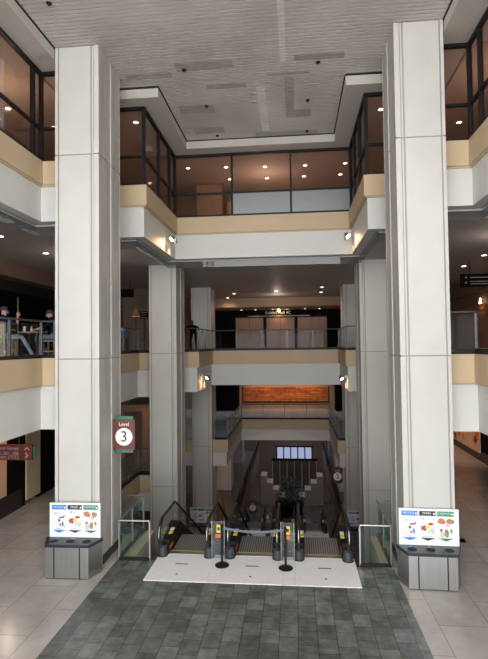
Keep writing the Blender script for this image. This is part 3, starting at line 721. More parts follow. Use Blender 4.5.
# ------------------------------------------------------------------ ceiling fittings
def downlight(x, y, z, label, group, m='lamp_white', r=0.085, pw=18, col=(1.0, 0.78, 0.58), sp=True):
    o = thing('ceiling_light', label, 'ceiling light', (x, y, z), group=group)
    MB().lathe((0, 0, 0), [(r, 0.0), (r * 1.3, -0.004), (r * 1.3, -0.012), (r, -0.012)], 'plaster', 20).build('trim_ring', o)
    MB().cyl((0, 0, -0.010), r, 0.006, m, 20).build('lens', o)
    if sp: spot((x, y, z - 0.03), (x, y, z - 3), pw, col, 150, 0.9, 0.08)
    return o
g5 = 'ceiling lights behind the top glazing'
for (x, y, lab) in ((-4.69, 14.62, 'round ceiling light behind glass right beside the left column'), (2.62, 14.69, 'round ceiling light behind glass left beside the right column'),
                    (-3.95, 18.69, 'ceiling light behind the first top pane, near its left frame'), (-2.49, 18.78, 'ceiling light behind the first top pane, near its right frame'),
                    (-1.01, 18.92, 'ceiling light behind the middle top pane, the upper one'), (-2.52, 20.17, 'ceiling light behind the top glazing touching the first mullion'),
                    (-1.0, 20.25, 'ceiling light behind the middle top pane, the lower one'), (0.52, 18.97, 'ceiling light behind the third top pane, upper one near its left frame'),
                    (2.02, 18.95, 'ceiling light behind the third top pane, upper one near its right frame'), (0.5, 20.21, 'ceiling light behind the third top pane, lower one near its left frame'),
                    (1.95, 20.18, 'ceiling light behind the third top pane, lower one near its right frame'), (-7.3, 14.63, 'ceiling light behind the left wing glazing, beside the column'),
                    (-8.0, 13.3, 'ceiling light behind the left wing glazing, at the picture edge'), (5.13, 14.64, 'ceiling light behind the right wing glazing, the higher one'), (5.19, 15.87, 'ceiling light behind the right wing glazing, the lower one')):
    downlight(x, y, 12.235, lab, g5, pw=13, r=0.075)
# room glow: added fill points without fixtures behind the glazing
for (x, y) in ((-1.0, 19.6), (-7.4, 12.0), (5.4, 12.6), (-7.4, 7.5), (5.4, 8.0)):
    point((x, y, 11.3), 34, (1.0, 0.74, 0.56), 0.02)
for (x, y, lab, pw) in ((-8.13, 13.14, 'ceiling light above the seated men, at the picture edge', 10), (-8.13, 15.73, 'ceiling light above the seated men, the one nearer the column', 10),
                    (6.95, 21.13, 'ceiling light right of the right column, above the black sign', 22), (6.82, 18.59, 'ceiling light at the right picture edge above the black sign', 22),
                    (-4.28, 32.4, 'ceiling light before the exhibit hall, left back', 26), (-3.55, 29.83, 'ceiling light before the exhibit hall, left front', 26), (-1.0, 28.96, 'ceiling light before the exhibit hall, in the centre', 26),
                    (1.56, 27.47, 'ceiling light before the exhibit hall, right front', 26), (1.65, 30.08, 'ceiling light before the exhibit hall, right back', 26), (-6.6, 25.5, 'dim ceiling light between the two left columns', 8)):
    downlight(x, y, 8.535, lab, 'ceiling lights on the middle level', pw=pw * 3, r=0.09, m='lamp_white')
for k, (x, y) in enumerate(((-1.07, 14.46), (-1.07, 13.95))):
    o = thing('ceiling_speaker', 'small round white fitting on the ribbed ceiling, %s of the pair' % ('the farther' if k == 0 else 'the nearer'), 'ceiling fitting', (x, y, CZ), group='paired ceiling fittings')
    MB().lathe((0, 0, 0), [(0, -0.02), (0.06, -0.02), (0.085, -0.01), (0.09, 0.0)], 'fascia_white', 20).build('rim', o); MB().cyl((0, 0, -0.022), 0.045, 0.004, 'grey_print', 18).build('grille', o)
for (x, y, d) in ((-4.96, 9.72, 'above the left column front'), (-2.73, 12.53, 'left of centre, nearest row'), (-2.49, 14.53, 'left of centre, middle row'), (-2.49, 16.64, 'left of centre, farthest row'),
                  (0.71, 12.58, 'right of centre, nearest row'), (0.51, 14.53, 'right of centre, middle row'), (0.54, 16.67, 'right of centre, farthest row')):
    o = MB().lathe((0, 0, 0), [(0, -0.05), (0.03, -0.05), (0.04, -0.02), (0.06, -0.01), (0.06, 0.0)], 'black_metal', 16).build('ceiling_nozzle', loc=(x, y, CZ))
    tag(o, 'small dark nozzle in the ribbed ceiling, ' + d, 'ceiling nozzle', 'dark nozzles in the ribbed ceiling')

# ------------------------------------------------------------------ middle level: wings and exhibit hall
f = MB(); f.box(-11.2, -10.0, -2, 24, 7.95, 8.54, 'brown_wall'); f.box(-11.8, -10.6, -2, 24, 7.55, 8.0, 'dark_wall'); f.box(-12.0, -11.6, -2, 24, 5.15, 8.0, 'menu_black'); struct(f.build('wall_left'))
f = MB()
for y in (14.2, 17.2, 20.0): f.box(-11.6, -11.56, y, y + 0.05, 5.15, 7.6, 'grey_print')
struct(f.build('trim_8'))
f = MB(); f.box(8.9, 9.2, -2, 33, 5.15, 8.54, 'brown_wall'); f.box(8.7, 8.9, -2, 33, 7.8, 8.5, 'brown_wall'); f.box(8.86, 8.9, 20, 33, 5.15, 7.2, 'wood_warm'); struct(f.build('wall_right'))
f = MB(); f.box(-9.0, 7.5, 36.0, 36.3, 5.15, 8.54, 'menu_black'); struct(f.build('wall_back'))
f = MB(); f.box(-9.0, 7.5, 33.0, 33.15, 7.95, 8.54, 'gallery_wall'); f.box(-9.0, 7.5, 33.0, 36.0, 7.93, 7.97, 'gallery_wall'); struct(f.build('ceiling'))
f = MB(); f.box(-9.2, -6.9, 26.3, 33, 5.15, 8.54, 'brown_wall'); struct(f.build('wall_inner'))
for k, (x0, x1, nm) in enumerate(((-4.18, -2.18, 'left'), (-1.95, 0.05, 'middle'), (0.27, 2.33, 'right'))):
    o = thing('exhibit_door', '%s pair of warm wooden doors below the exhibit hall sign' % nm, 'door', ((x0 + x1) / 2, 35.9, L4), group='exhibit hall doors')
    hw = (x1 - x0) / 2
    fr = MB(); fr.box(-hw - 0.05, -hw, -0.05, 0.08, 0, 2.32, 'black_metal'); fr.box(hw, hw + 0.05, -0.05, 0.08, 0, 2.32, 'black_metal'); fr.box(-hw, hw, -0.05, 0.08, 2.24, 2.32, 'black_metal'); fr.build('door_frame', o)
    for s in (-1, 1):
        l = bx(s * 0.01, s * (hw - 0.01), 0, 0.05, 0.02, 2.22, 'wood_door').build('door_leaf', o)
        MB().tube([(s * 0.08, -0.06, 0.95), (s * 0.08, -0.06, 1.35)], 0.015, 'steel', 8).build('handle', l)
    spot(((x0 + x1) / 2 - 0.5, 35.2, 7.9), ((x0 + x1) / 2 - 0.5, 36.0, 7.1), 14, (1.0, 0.48, 0.22), 80, 0.8)
    spot(((x0 + x1) / 2 + 0.5, 35.2, 7.9), ((x0 + x1) / 2 + 0.5, 36.0, 7.1), 14, (1.0, 0.48, 0.22), 80, 0.8)
    for s in (-0.5, 0.5): downlight((x0 + x1) / 2 + s, 35.2, 7.925, '%s light recessed over the %s exhibit hall doors' % ('left' if s < 0 else 'right', nm), 'lights over the exhibit hall doors', sp=False, r=0.07)
o = thing('hall_sign', 'long black sign reading Exhibit Hall 4C above the wooden doors', 'sign', (-1.05, 35.85, 7.72))
bx(-2.25, 2.25, -0.05, 0.05, -0.19, 0.19, 'menu_black').build('sign_panel', o); bx(-2.2, 2.2, -0.07, 0.05, -0.25, -0.20, 'grey_print').build('light_rail', o)
lettering('Exhibit Hall 4C', 0.30, 'sign_white', o, (-0.05, -0.056, 0.0), depth=0.003)
o = thing('spot_lamp', 'small glowing lamp in front of the exhibit hall sign', 'lamp', (-1.05, 35.4, 7.9))
MB().lathe((0, 0, 0), [(0, 0.03), (0.05, 0.03), (0.10, -0.12), (0.0, -0.12)], 'lamp_hot', 14).build('bulb', o); MB().cyl((0, 0, 0.0), 0.03, 0.03, 'black_metal', 10).build('mount', o)
spot((-1.05, 35.3, 7.75), (-1.05, 36.0, 7.0), 30, (1.0, 0.45, 0.18), 80, 0.7)
# warm light on the sides of the far columns
for (x, y) in ((-4.2, 27.0), (-5.75, 27.1), (2.3, 27.0)):
    spot((x, y - 0.0, 8.4), (x * 0.995 - 0.05, y, 5.2), 90, (1.0, 0.50, 0.28), 50, 0.8)
# hanging signs
o = thing('hanging_sign', 'black hanging direction sign right of the right column', 'sign', (7.58, 20.0, 7.80))
bx(-1.15, 1.15, -0.05, 0.05, -0.25, 0.25, 'menu_black').build('sign_panel', o)
for x in (-0.8, 0.8): MB().tube([(x, 0, 0.25), (x, 0, 0.735)], 0.015, 'black_metal', 8).build('hanger', o)
m = MB(); m.prism([(-1.0, 0.10), (-0.9, 0.10), (-0.95, 0.16)], 'y', -0.055, -0.051, 'grey_print'); m.prism([(-1.0, -0.08), (-0.94, -0.03), (-0.94, -0.13)], 'y', -0.055, -0.051, 'grey_print')
m.box(-0.8, 0.2, -0.055, -0.051, 0.10, 0.13, 'grey_print'); m.box(-0.8, 0.1, -0.055, -0.051, -0.05, -0.03, 'grey_print'); m.box(-0.8, 0.4, -0.055, -0.051, -0.14, -0.12, 'grey_print'); m.build('faint_arrows', o)
o = thing('hanging_sign', 'small black hanging sign between the two left columns', 'sign', (-7.65, 22.0, 7.84))
bx(-0.45, 0.45, -0.05, 0.05, -0.19, 0.19, 'menu_black').build('sign_panel', o)
for x in (-0.3, 0.3): MB().tube([(x, 0, 0.19), (x, 0, 0.70)], 0.012, 'black_metal', 8).build('hanger', o)
o = thing('menu_sign', 'tiny dark board with pale and red lines between the left columns', 'sign', (-7.3, 23.9, 6.95))
bx(-0.2, 0.2, -0.03, 0.03, -0.18, 0.18, 'menu_black').build('board', o); m = MB(); m.box(-0.16, 0.16, -0.035, -0.03, 0.10, 0.13, 'grey_print'); m.box(-0.12, 0.1, -0.035, -0.03, -0.02, 0.02, 'red'); m.box(-0.16, 0.16, -0.035, -0.03, -0.14, -0.11, 'grey_print'); m.build('text_lines', o)
bx(-0.02, 0.02, 0.0, 0.03, -1.8, -0.18, 'black_metal').build('stand', o)
o = thing('standing_lamp', 'dim orange lamp with conical shade between the left columns', 'lamp', (-7.75, 24.0, L4))
MB().lathe((0, 0, 0), [(0.22, 1.75), (0.07, 2.15), (0.0, 2.15)], 'chair_wood', 18).build('lamp_shade', o, smooth=True); MB().cyl((0, 0, 0), 0.02, 1.9, 'black_metal', 10).build('pole', o); MB().cyl((0, 0, 0), 0.16, 0.03, 'black_metal', 18).build('base', o); MB().cyl((0, 0, 1.85), 0.05, 0.1, 'lamp_warm', 10).build('bulb', o)
point((-7.75, 24.0, L4 + 1.7), 3)
o = thing('wall_lamp', 'glowing wall lamp behind the railing at the right edge', 'lamp', (8.8, 24.6, 7.3))
MB().lathe((0, 0, 0), [(0.0, 0.22), (0.03, 0.2), (0.07, -0.05), (0.0, -0.05)], 'lamp_warm', 14).build('shade', o); bx(-0.02, 0.1, -0.04, 0.04, -0.1, 0.1, 'black_metal').build('bracket', o)
spot((8.55, 24.6, 7.35), (8.9, 24.6, 6.3), 14, (1.0, 0.45, 0.2), 110, 0.9)
spot((6.5, 22.5, 8.3), (8.9, 24.5, 6.0), 40, (1.0, 0.5, 0.28), 90, 0.9)

# table with the blue pitcher
def table(name, loc, label, lx, ly, h, m='chair_wood', r=None):
    o = thing(name, label, 'table', loc)
    bx(-lx / 2, lx / 2, -ly / 2, ly / 2, h - 0.035, h, m).build('tabletop', o, bevel=0.006)
    for sx in (-1, 1):
        for sy in (-1, 1): bx(sx * (lx / 2 - 0.06) - 0.02, sx * (lx / 2 - 0.06) + 0.02, sy * (ly / 2 - 0.06) - 0.02, sy * (ly / 2 - 0.06) + 0.02, 0, h - 0.035, 'black_metal').build('leg', o)
    return o
table('dining_table', (-6.55, 18.3, L4), 'dark bistro table behind the railing between the left columns', 0.6, 0.6, 0.62, 'wood_warm')
o = thing('blue_pitcher', 'bright blue jug with pale lid on the dark bistro table', 'jug', (-6.42, 18.3, L4 + 0.62))
MB().lathe((0, 0, 0), [(0, 0), (0.07, 0), (0.085, 0.05), (0.075, 0.26), (0.0, 0.26)], 'blue', 18).build('body', o, smooth=True); MB().lathe((0, 0, 0.26), [(0.075, 0), (0.06, 0.08), (0, 0.09)], 'food_pale', 18).build('lid', o, smooth=True); MB().tube([(0.07, 0, 0.22), (0.13, 0, 0.18), (0.13, 0, 0.10), (0.08, 0, 0.06)], 0.012, 'blue', 8).build('handle', o)

# ------------------------------------------------------------------ wooden chairs and people
def wooden_chair(loc, rz, label, group=None):
    """local: sitter faces +y"""
    o = thing('wooden_chair', label, 'chair', loc, rz, group)
    bx(-0.22, 0.22, -0.21, 0.22, 0.42, 0.455, 'chair_wood').build('seat', o, bevel=0.006)
    for sx in (-1, 1):
        bx(sx * 0.2 - 0.022, sx * 0.2 + 0.022, 0.17, 0.21, 0, 0.42, 'chair_wood').build('leg', o)
        bx(sx * 0.2 - 0.022, sx * 0.2 + 0.022, -0.23, -0.19, 0, 0.90, 'chair_wood').build('leg', o)
    b = MB(); b.box(-0.2, 0.2, -0.225, -0.195, 0.80, 0.90, 'chair_wood'); b.box(-0.2, 0.2, -0.22, -0.20, 0.50, 0.54, 'chair_wood')
    for k in range(5): x = -0.14 + k * 0.07; b.box(x - 0.016, x + 0.016, -0.218, -0.203, 0.54, 0.80, 'chair_wood')
    b.build('backrest', o)
    st = MB(); st.box(-0.2, 0.2, -0.22, -0.20, 0.2, 0.24, 'chair_wood'); st.box(-0.2, 0.2, 0.18, 0.20, 0.2, 0.24, 'chair_wood'); st.box(-0.21, -0.19, -0.2, 0.18, 0.14, 0.17, 'chair_wood'); st.box(0.19, 0.21, -0.2, 0.18, 0.14, 0.17, 'chair_wood'); st.build('stretcher', o)
    return o

def person(loc, rz, J, label, shirt, trousers, group=None, sleeves=0.55, hair=True, cap=None, skin='skin_tone', shoe='shoe', coat=False):
    """J: joints in local metres, facing +y"""
    o = thing('person', label, 'person', loc, rz, group)
    V, R_, E, T = [], [], [], []      # verts, radii, edges, edge kinds
    idx = {}
    def v(n, p, r):
        idx[n] = len(V); V.append(Vector(p)); R_.append(r); return idx[n]
    def e(a, b, t): E.append((idx[a], idx[b])); T.append(t)
    def mid(a, b, t): return Vector(J[a]).lerp(Vector(J[b]), t)
    v('pelvis', J['pelvis'], (0.155, 0.12)); v('waist', mid('pelvis', 'chest', 0.45), (0.14, 0.11)); v('chest', J['chest'], (0.165, 0.12)); v('neck0', mid('chest', 'neck', 0.75), (0.085, 0.08))
    v('neck', J['neck'], (0.055, 0.055)); v('skull0', mid('neck', 'head', 0.5), (0.07, 0.075)); v('head', J['head'], (0.078, 0.095))
    hd = (Vector(J['head']) - Vector(J['neck'])).normalized(); v('crown', Vector(J['head']) + hd * 0.075, (0.06, 0.075))
    e('pelvis', 'waist', 'shirt'); e('waist', 'chest', 'shirt'); e('chest', 'neck0', 'shirt'); e('neck0', 'neck', 'skin'); e('neck', 'skull0', 'skin'); e('skull0', 'head', 'skin'); e('head', 'crown', 'skin')
    for s in 'LR':
        v('sh' + s, J['sh' + s], (0.062, 0.06)); v('el' + s, J['el' + s], (0.043, 0.043)); v('ua' + s, mid('sh' + s, 'el' + s, 0.45), (0.052, 0.052)); v('fa' + s, mid('el' + s, 'wr' + s, 0.35), (0.042, 0.042)); v('wr' + s, J['wr' + s], (0.026, 0.03))
        e('chest', 'sh' + s, 'shirt'); e('sh' + s, 'ua' + s, 'shirt'); e('ua' + s, 'el' + s, 'shirt' if sleeves > 0.5 else 'skin'); e('el' + s, 'fa' + s, 'shirt' if coat else 'skin'); e('fa' + s, 'wr' + s, 'shirt' if coat else 'skin')
        d = (Vector(J['wr' + s]) - Vector(J['el' + s])).normalized(); sd = d.cross(Vector((0, 0, 1)));  sd = sd.normalized() if sd.length > 0.1 else Vector((1, 0, 0)); up = sd.cross(d)
        pc = Vector(J['wr' + s]) + d * 0.06; v('palm' + s, pc, (0.036, 0.02)); e('wr' + s, 'palm' + s, 'skin')
        for k, (a, L) in enumerate(((-0.030, 0.065), (-0.010, 0.078), (0.010, 0.072), (0.030, 0.055))):
            b0 = pc + d * 0.03 + sd * a; v('f%d%s' % (k, s), b0, (0.010, 0.010)); v('g%d%s' % (k, s), b0 + d * L * 0.55 - up * 0.008, (0.009, 0.009)); v('h%d%s' % (k, s), b0 + d * L * 0.9 - up * 0.03, (0.008, 0.008))
            e('palm' + s, 'f%d%s' % (k, s), 'skin'); e('f%d%s' % (k, s), 'g%d%s' % (k, s), 'skin'); e('g%d%s' % (k, s), 'h%d%s' % (k, s), 'skin')
        q = -1 if s == 'L' else 1
        v('t0' + s, pc - d * 0.02 + sd * 0.04 * q, (0.012, 0.012)); v('t1' + s, pc + d * 0.025 + sd * 0.065 * q, (0.010, 0.010)); e('palm' + s, 't0' + s, 'skin'); e('t0' + s, 't1' + s, 'skin')
        v('hip' + s, J['hip' + s], (0.088, 0.088)); v('th' + s, mid('hip' + s, 'kn' + s, 0.5), (0.078, 0.078)); v('kn' + s, J['kn' + s], (0.06, 0.06)); v('cf' + s, mid('kn' + s, 'an' + s, 0.4), (0.057, 0.057)); v('an' + s, J['an' + s], (0.042, 0.045)); v('toe' + s, J['toe' + s], (0.04, 0.03))
        e('pelvis', 'hip' + s, 'trousers'); e('hip' + s, 'th' + s, 'trousers'); e('th' + s, 'kn' + s, 'trousers'); e('kn' + s, 'cf' + s, 'trousers'); e('cf' + s, 'an' + s, 'trousers'); e('an' + s, 'toe' + s, 'shoe')
    me = bpy.data.meshes.new('body'); me.from_pydata([tuple(p) for p in V], E, []); tmp = bpy.data.objects.new('body', me); COL.objects.link(tmp)
    sk = tmp.modifiers.new('skin', 'SKIN'); sk.use_smooth_shade = True; sk.branch_smoothing = 0.3
    for i, r in enumerate(R_): me.skin_vertices[0].data[i].radius = r
    for i in range(len(V)): me.skin_vertices[0].data[i].use_root = (i == idx['pelvis'])
    ss = tmp.modifiers.new('sub', 'SUBSURF'); ss.levels = 2; ss.render_levels = 2
    nm = bpy.data.meshes.new_from_object(tmp.evaluated_get(bpy.context.evaluated_depsgraph_get())); bpy.data.objects.remove(tmp)
    mats = {'shirt': shirt, 'trousers': trousers, 'skin': skin, 'shoe': shoe}; order = list(mats)
    nm.materials.clear()
    for k in order: nm.materials.append(M[mats[k]])
    for p in nm.polygons:
        c = p.center; best = None
        for (a, b), t in zip(E, T):
            A, B = V[a], V[b]; ab = B - A; L2_ = ab.length_squared; tt = max(0, min(1, (c - A).dot(ab) / L2_)) if L2_ > 0 else 0
            dd = (c - (A + ab * tt)).length / (0.5 + 5 * R_[a][0] + 0)
            if best is None or dd < best[0]: best = (dd, t)
        p.material_index = order.index(best[1]); p.use_smooth = True
    nm.name = 'body'; bo = bpy.data.objects.new('body', nm); COL.objects.link(bo); bo.parent = o
    # face and hair / cap
    H0 = Vector(J['head']); fw = Vector(J.get('look', (0, 1, 0))).normalized(); side = fw.cross(Vector((0, 0, 1))).normalized()
    def pt(a, b, c): return H0 + side * a + fw * b + Vector((0, 0, c))
    fc = MB()
    def ball(c, r, m, sq=(1, 1, 1), n=10, zmin=None):
        i = fc.mi(m); b = len(fc.v)
        for u in range(n + 1):
            ph = PI * u / n
            for w_ in range(n * 2):
                th = PI * w_ / n; fc.v.append((c[0] + r * sq[0] * math.sin(ph) * math.cos(th), c[1] + r * sq[1] * math.sin(ph) * math.sin(th), c[2] + r * sq[2] * math.cos(ph)))
        for u in range(n):
            for w_ in range(n * 2):
                w2 = (w_ + 1) % (n * 2); fc.f.append((b + u * n * 2 + w_, b + u * n * 2 + w2, b + (u + 1) * n * 2 + w2, b + (u + 1) * n * 2 + w_)); fc.m.append(i)
    ball(pt(-0.03, 0.082, 0.0), 0.011, 'hair'); ball(pt(0.03, 0.082, 0.0), 0.011, 'hair'); ball(pt(0, 0.098, -0.03), 0.016, skin, (0.8, 1, 1.4)); ball(pt(0, 0.085, -0.062), 0.02, 'red' if skin == 'skin_tone' else skin, (1.1, 0.5, 0.3))
    ball(pt(-0.078, 0, -0.01), 0.024, skin, (0.5, 0.8, 1.2)); ball(pt(0.078, 0, -0.01), 0.024, skin, (0.5, 0.8, 1.2))
    fc.build('face', o, smooth=True)
    fc = MB(); c = pt(0, -0.012, 0.035); m = cap or 'hair'; i = fc.mi(m); n = 12; b = len(fc.v)
    for u in range(n + 1):
        ph = PI * 0.56 * u / n
        for w_ in range(24):
            th = 2 * PI * w_ / 24; fc.v.append((c[0] + 0.094 * math.sin(ph) * math.cos(th), c[1] + 0.105 * math.sin(ph) * math.sin(th), c[2] + 0.10 * math.cos(ph)))
    for u in range(n):
        for w_ in range(24):
            w2 = (w_ + 1) % 24; fc.f.append((b + u * 24 + w_, b + u * 24 + w2, b + (u + 1) * 24 + w2, b + (u + 1) * 24 + w_)); fc.m.append(i)
    if cap:
        A = [c + side * (0.075 * math.cos(t)) + fw * (0.07 + 0.09 * math.sin(t)) + Vector((0, 0, -0.005)) for t in [PI * k / 10 for k in range(11)]]
        fc.poly(A, m); fc.poly([p - Vector((0, 0, 0.008)) for p in A], m)
    fc.build('cap' if cap else 'hair', o, smooth=True)
    return o
# man in a cap, back half turned to us, on a wooden chair
wooden_chair((-7.66, 12.60, L4), -0.35, 'slatted wooden chair under the man in the cap')
seatA = dict(pelvis=(0, -0.06, 0.56), chest=(0.0, -0.06, 0.93), neck=(0, -0.03, 1.10), head=(0.0, 0.0, 1.24), look=(0.25, 1, -0.1),
             shL=(-0.19, -0.05, 1.02), elL=(-0.27, 0.10, 0.78), wrL=(-0.12, 0.28, 0.76), shR=(0.19, -0.05, 1.02), elR=(0.34, 0.10, 0.86), wrR=(0.30, 0.16, 1.08),
             hipL=(-0.10, 0.0, 0.54), knL=(-0.16, 0.40, 0.55), anL=(-0.20, 0.42, 0.09), toeL=(-0.22, 0.55, 0.04), hipR=(0.10, 0.0, 0.54), knR=(0.34, 0.26, 0.56), anR=(0.62, 0.34, 0.09), toeR=(0.70, 0.44, 0.04))
person((-7.68, 12.63, L4), -0.3, seatA, 'person in navy cap and pale jeans seated on a slatted wooden chair', 'navy', 'jeans', cap='navy_cap')
wooden_chair((-6.72, 13.35, L4), PI / 2 + 0.05, 'wooden chair beside the column under the person raising a hand')
seatB = dict(pelvis=(0, -0.05, 0.56), chest=(0.0, 0.0, 0.92), neck=(0, 0.04, 1.06), head=(0.0, 0.08, 1.18), look=(-0.5, 1, -0.1),
             shL=(-0.19, 0.0, 1.00), elL=(-0.26, 0.22, 0.80), wrL=(-0.16, 0.38, 0.77), shR=(0.19, 0.0, 1.00), elR=(0.26, -0.10, 0.84), wrR=(0.22, 0.03, 1.07),
             hipL=(-0.10, 0.0, 0.54), knL=(-0.18, 0.42, 0.55), anL=(-0.20, 0.30, 0.09), toeL=(-0.20, 0.43, 0.04), hipR=(0.10, 0.0, 0.54), knR=(0.16, 0.36, 0.55), anR=(0.18, 0.12, 0.09), toeR=(0.18, 0.25, 0.04))
person((-6.70, 13.35, L4), PI / 2 + 0.45, seatB, 'person in navy shirt and grey blue jeans seated beside the left column', 'navy', 'jeans_blue')
table('dining_table', (-7.16, 13.15, L4), 'wooden table between the two seated people', 0.58, 0.55, 0.70)
o = thing('condiment_bottle', 'small pale bottle with orange cap on the table of the seated people', 'bottle', (-7.18, 13.1, L4 + 0.70))
MB().lathe((0, 0, 0), [(0, 0), (0.032, 0), (0.032, 0.09), (0.016, 0.12), (0, 0.12)], 'food_pale', 14).build('body', o, smooth=True); MB().cyl((0, 0, 0.12), 0.018, 0.035, 'orange', 12).build('cap', o)
o = thing('paper_cup', 'white paper cup on the table left of the bottle', 'cup', (-7.36, 13.06, L4 + 0.70))
MB().lathe((0, 0, 0), [(0, 0), (0.03, 0), (0.042, 0.13), (0.0, 0.13)], 'sign_white', 16).build('body', o, smooth=True); MB().cyl((0, 0, 0.13), 0.045, 0.012, 'sign_white', 16).build('lid', o)
# silhouette leaning on the far railing, shade painted into clothes and skin
lean = dict(pelvis=(0, -0.30, 0.90), chest=(0.0, 0.02, 1.10), neck=(0, 0.10, 1.17), head=(0.0, 0.17, 1.27), look=(0.1, 1, -0.3),
            shL=(-0.20, 0.0, 1.12), elL=(-0.36, 0.16, 0.98), wrL=(-0.16, 0.30, 1.04), shR=(0.20, 0.0, 1.12), elR=(0.34, 0.16, 0.98), wrR=(0.14, 0.30, 1.04),
            hipL=(-0.10, -0.30, 0.86), knL=(-0.12, -0.22, 0.48), anL=(-0.13, -0.30, 0.09), toeL=(-0.14, -0.17, 0.04), hipR=(0.10, -0.30, 0.86), knR=(0.12, -0.22, 0.48), anR=(0.13, -0.30, 0.09), toeR=(0.14, -0.17, 0.04))
person((-4.52, 22.0, L4), PI, lean, 'person in dark silhouette leaning on the middle level railing before the far column', 'silhouette_black', 'silhouette_black', coat=True, skin='hair')

# ------------------------------------------------------------------ level three wings
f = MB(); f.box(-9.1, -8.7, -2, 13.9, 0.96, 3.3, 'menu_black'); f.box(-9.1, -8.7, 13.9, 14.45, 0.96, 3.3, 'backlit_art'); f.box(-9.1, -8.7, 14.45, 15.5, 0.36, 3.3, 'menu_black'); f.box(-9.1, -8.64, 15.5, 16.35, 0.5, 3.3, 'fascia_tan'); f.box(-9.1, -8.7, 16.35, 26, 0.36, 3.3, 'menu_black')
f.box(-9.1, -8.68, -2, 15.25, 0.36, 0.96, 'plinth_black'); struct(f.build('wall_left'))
spot((-7.9, 14.1, 3.2), (-8.7, 14.2, 1.5), 30, (1.0, 0.6, 0.4), 80, 0.8)
o = thing('hanging_sign', 'dark red hanging direction sign with green edge at the left picture edge', 'sign', (-8.75, 14.0, 2.36))
bx(-1.15, 1.13, -0.05, 0.05, -0.22, 0.22, 'cherry').build('sign_panel', o); bx(1.15, 1.22, -0.03, 0.03, -0.18, 0.18, 'green_acrylic').build('green_edge', o)
for x in (-0.7, 0.7): MB().tube([(x, 0, 0.22), (x, 0, 0.9)], 0.015, 'black_metal', 8).build('hanger', o)
for t, z in (('Convention Center Garage', 0.125), ('Meeting Rooms 301 - 306', -0.03), ('Conference Center (TCC)', -0.135)): lettering(t, 0.125, 'grey_print', o, (0.72, -0.052, z), align='RIGHT', depth=0.001)
m = MB(); m.prism([(0.88, 0.08), (0.97, 0.16), (1.06, 0.08), (1.03, 0.07), (0.97, 0.125), (0.91, 0.07)], 'y', -0.055, -0.051, 'grey_print'); m.prism([(0.93, 0.0), (1.02, -0.08), (0.93, -0.16), (0.91, -0.14), (0.975, -0.08), (0.91, -0.02)], 'y', -0.055, -0.051, 'grey_print'); m.build('arrow_mark', o)
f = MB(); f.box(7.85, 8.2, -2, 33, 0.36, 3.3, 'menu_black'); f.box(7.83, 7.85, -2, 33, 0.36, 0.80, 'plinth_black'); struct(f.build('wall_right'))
o = thing('flower_mural', 'peach wall panel with orange flowers seen right of the right column', 'mural', (7.80, 25.1, 0.70))
pnl = bx(-0.03, 0.0, -2.9, 2.9, 0, 2.4, 'poster_peach').build('panel', o); rs = random.Random(5)
for k in range(18):
    cy, cz, r = rs.uniform(-2.7, 2.6), rs.uniform(0.2, 1.2), rs.uniform(0.10, 0.2); pts = []
    for q in range(16): a = 2 * PI * q / 16; rr = r * (1 + 0.35 * math.cos(5 * a + k)); pts.append((cy + rr * math.cos(a), cz + rr * math.sin(a)))
    MB().prism(pts, 'x', -0.034 - 0.0006 * k, -0.03, 'poster_dark' if k % 5 == 0 else 'poster_orange').build('flower', pnl)
spot((6.9, 22.3, 3.2), (7.85, 22.8, 1.4), 110, (1.0, 0.6, 0.38), 110, 0.9); spot((6.9, 25.0, 3.2), (7.85, 25.0, 1.4), 110, (1.0, 0.6, 0.38), 110, 0.9)
o = thing('wooden_portal', 'orange lit wooden posts and beam behind the level three sign', 'portal', (-7.2, 22.0, L3))
bx(-0.6, 0.9, -0.15, 0.15, 2.15, 2.45, 'wood_door').build('beam', o); bx(0.40, 0.72, -0.12, 0.12, 0, 2.15, 'wood_door').build('post', o); bx(-0.6, -0.4, -0.12, 0.12, 0, 2.15, 'wood_warm').build('post', o)
spot((-6.6, 21.2, 3.0), (-6.6, 22.0, 1.5), 14, (1.0, 0.5, 0.25), 90, 0.9)
struct(bx(-9.5, -5.3, 24.0, 24.2, L3, 3.3, 'brown_wall').build('wall_inner'))

# ------------------------------------------------------------------ far balcony with mural, level three
f = MB(); f.box(-9, 8, 40.0, 40.3, L3, 3.3, 'gallery_wall'); struct(f.build('wall_back'))
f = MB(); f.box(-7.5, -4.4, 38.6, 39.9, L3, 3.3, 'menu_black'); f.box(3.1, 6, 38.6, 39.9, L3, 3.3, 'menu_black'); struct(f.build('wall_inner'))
o = thing('mural', 'long brick coloured mural with black frame on the distant back wall', 'mural', (-0.75, 39.97, 1.45))
me = MB(); me.box(-3.35, 3.35, -0.04, 0.0, -0.50, 0.62, 'brick_art'); mo = me.build('picture', o)
fr = MB(); fr.box(-3.42, 3.42, -0.07, 0.0, -0.62, -0.50, 'black_metal'); fr.box(-3.42, -3.35, -0.06, 0.0, -0.6, 0.66, 'black_metal'); fr.box(3.35, 3.42, -0.06, 0, -0.6, 0.66, 'black_metal'); fr.build('frame', o)
for x in (-3.0, -1.5, 0.0, 1.5): spot((x, 38.7, 3.2), (x, 40.0, 1.0), 110, (1.0, 0.55, 0.28), 100, 0.9)

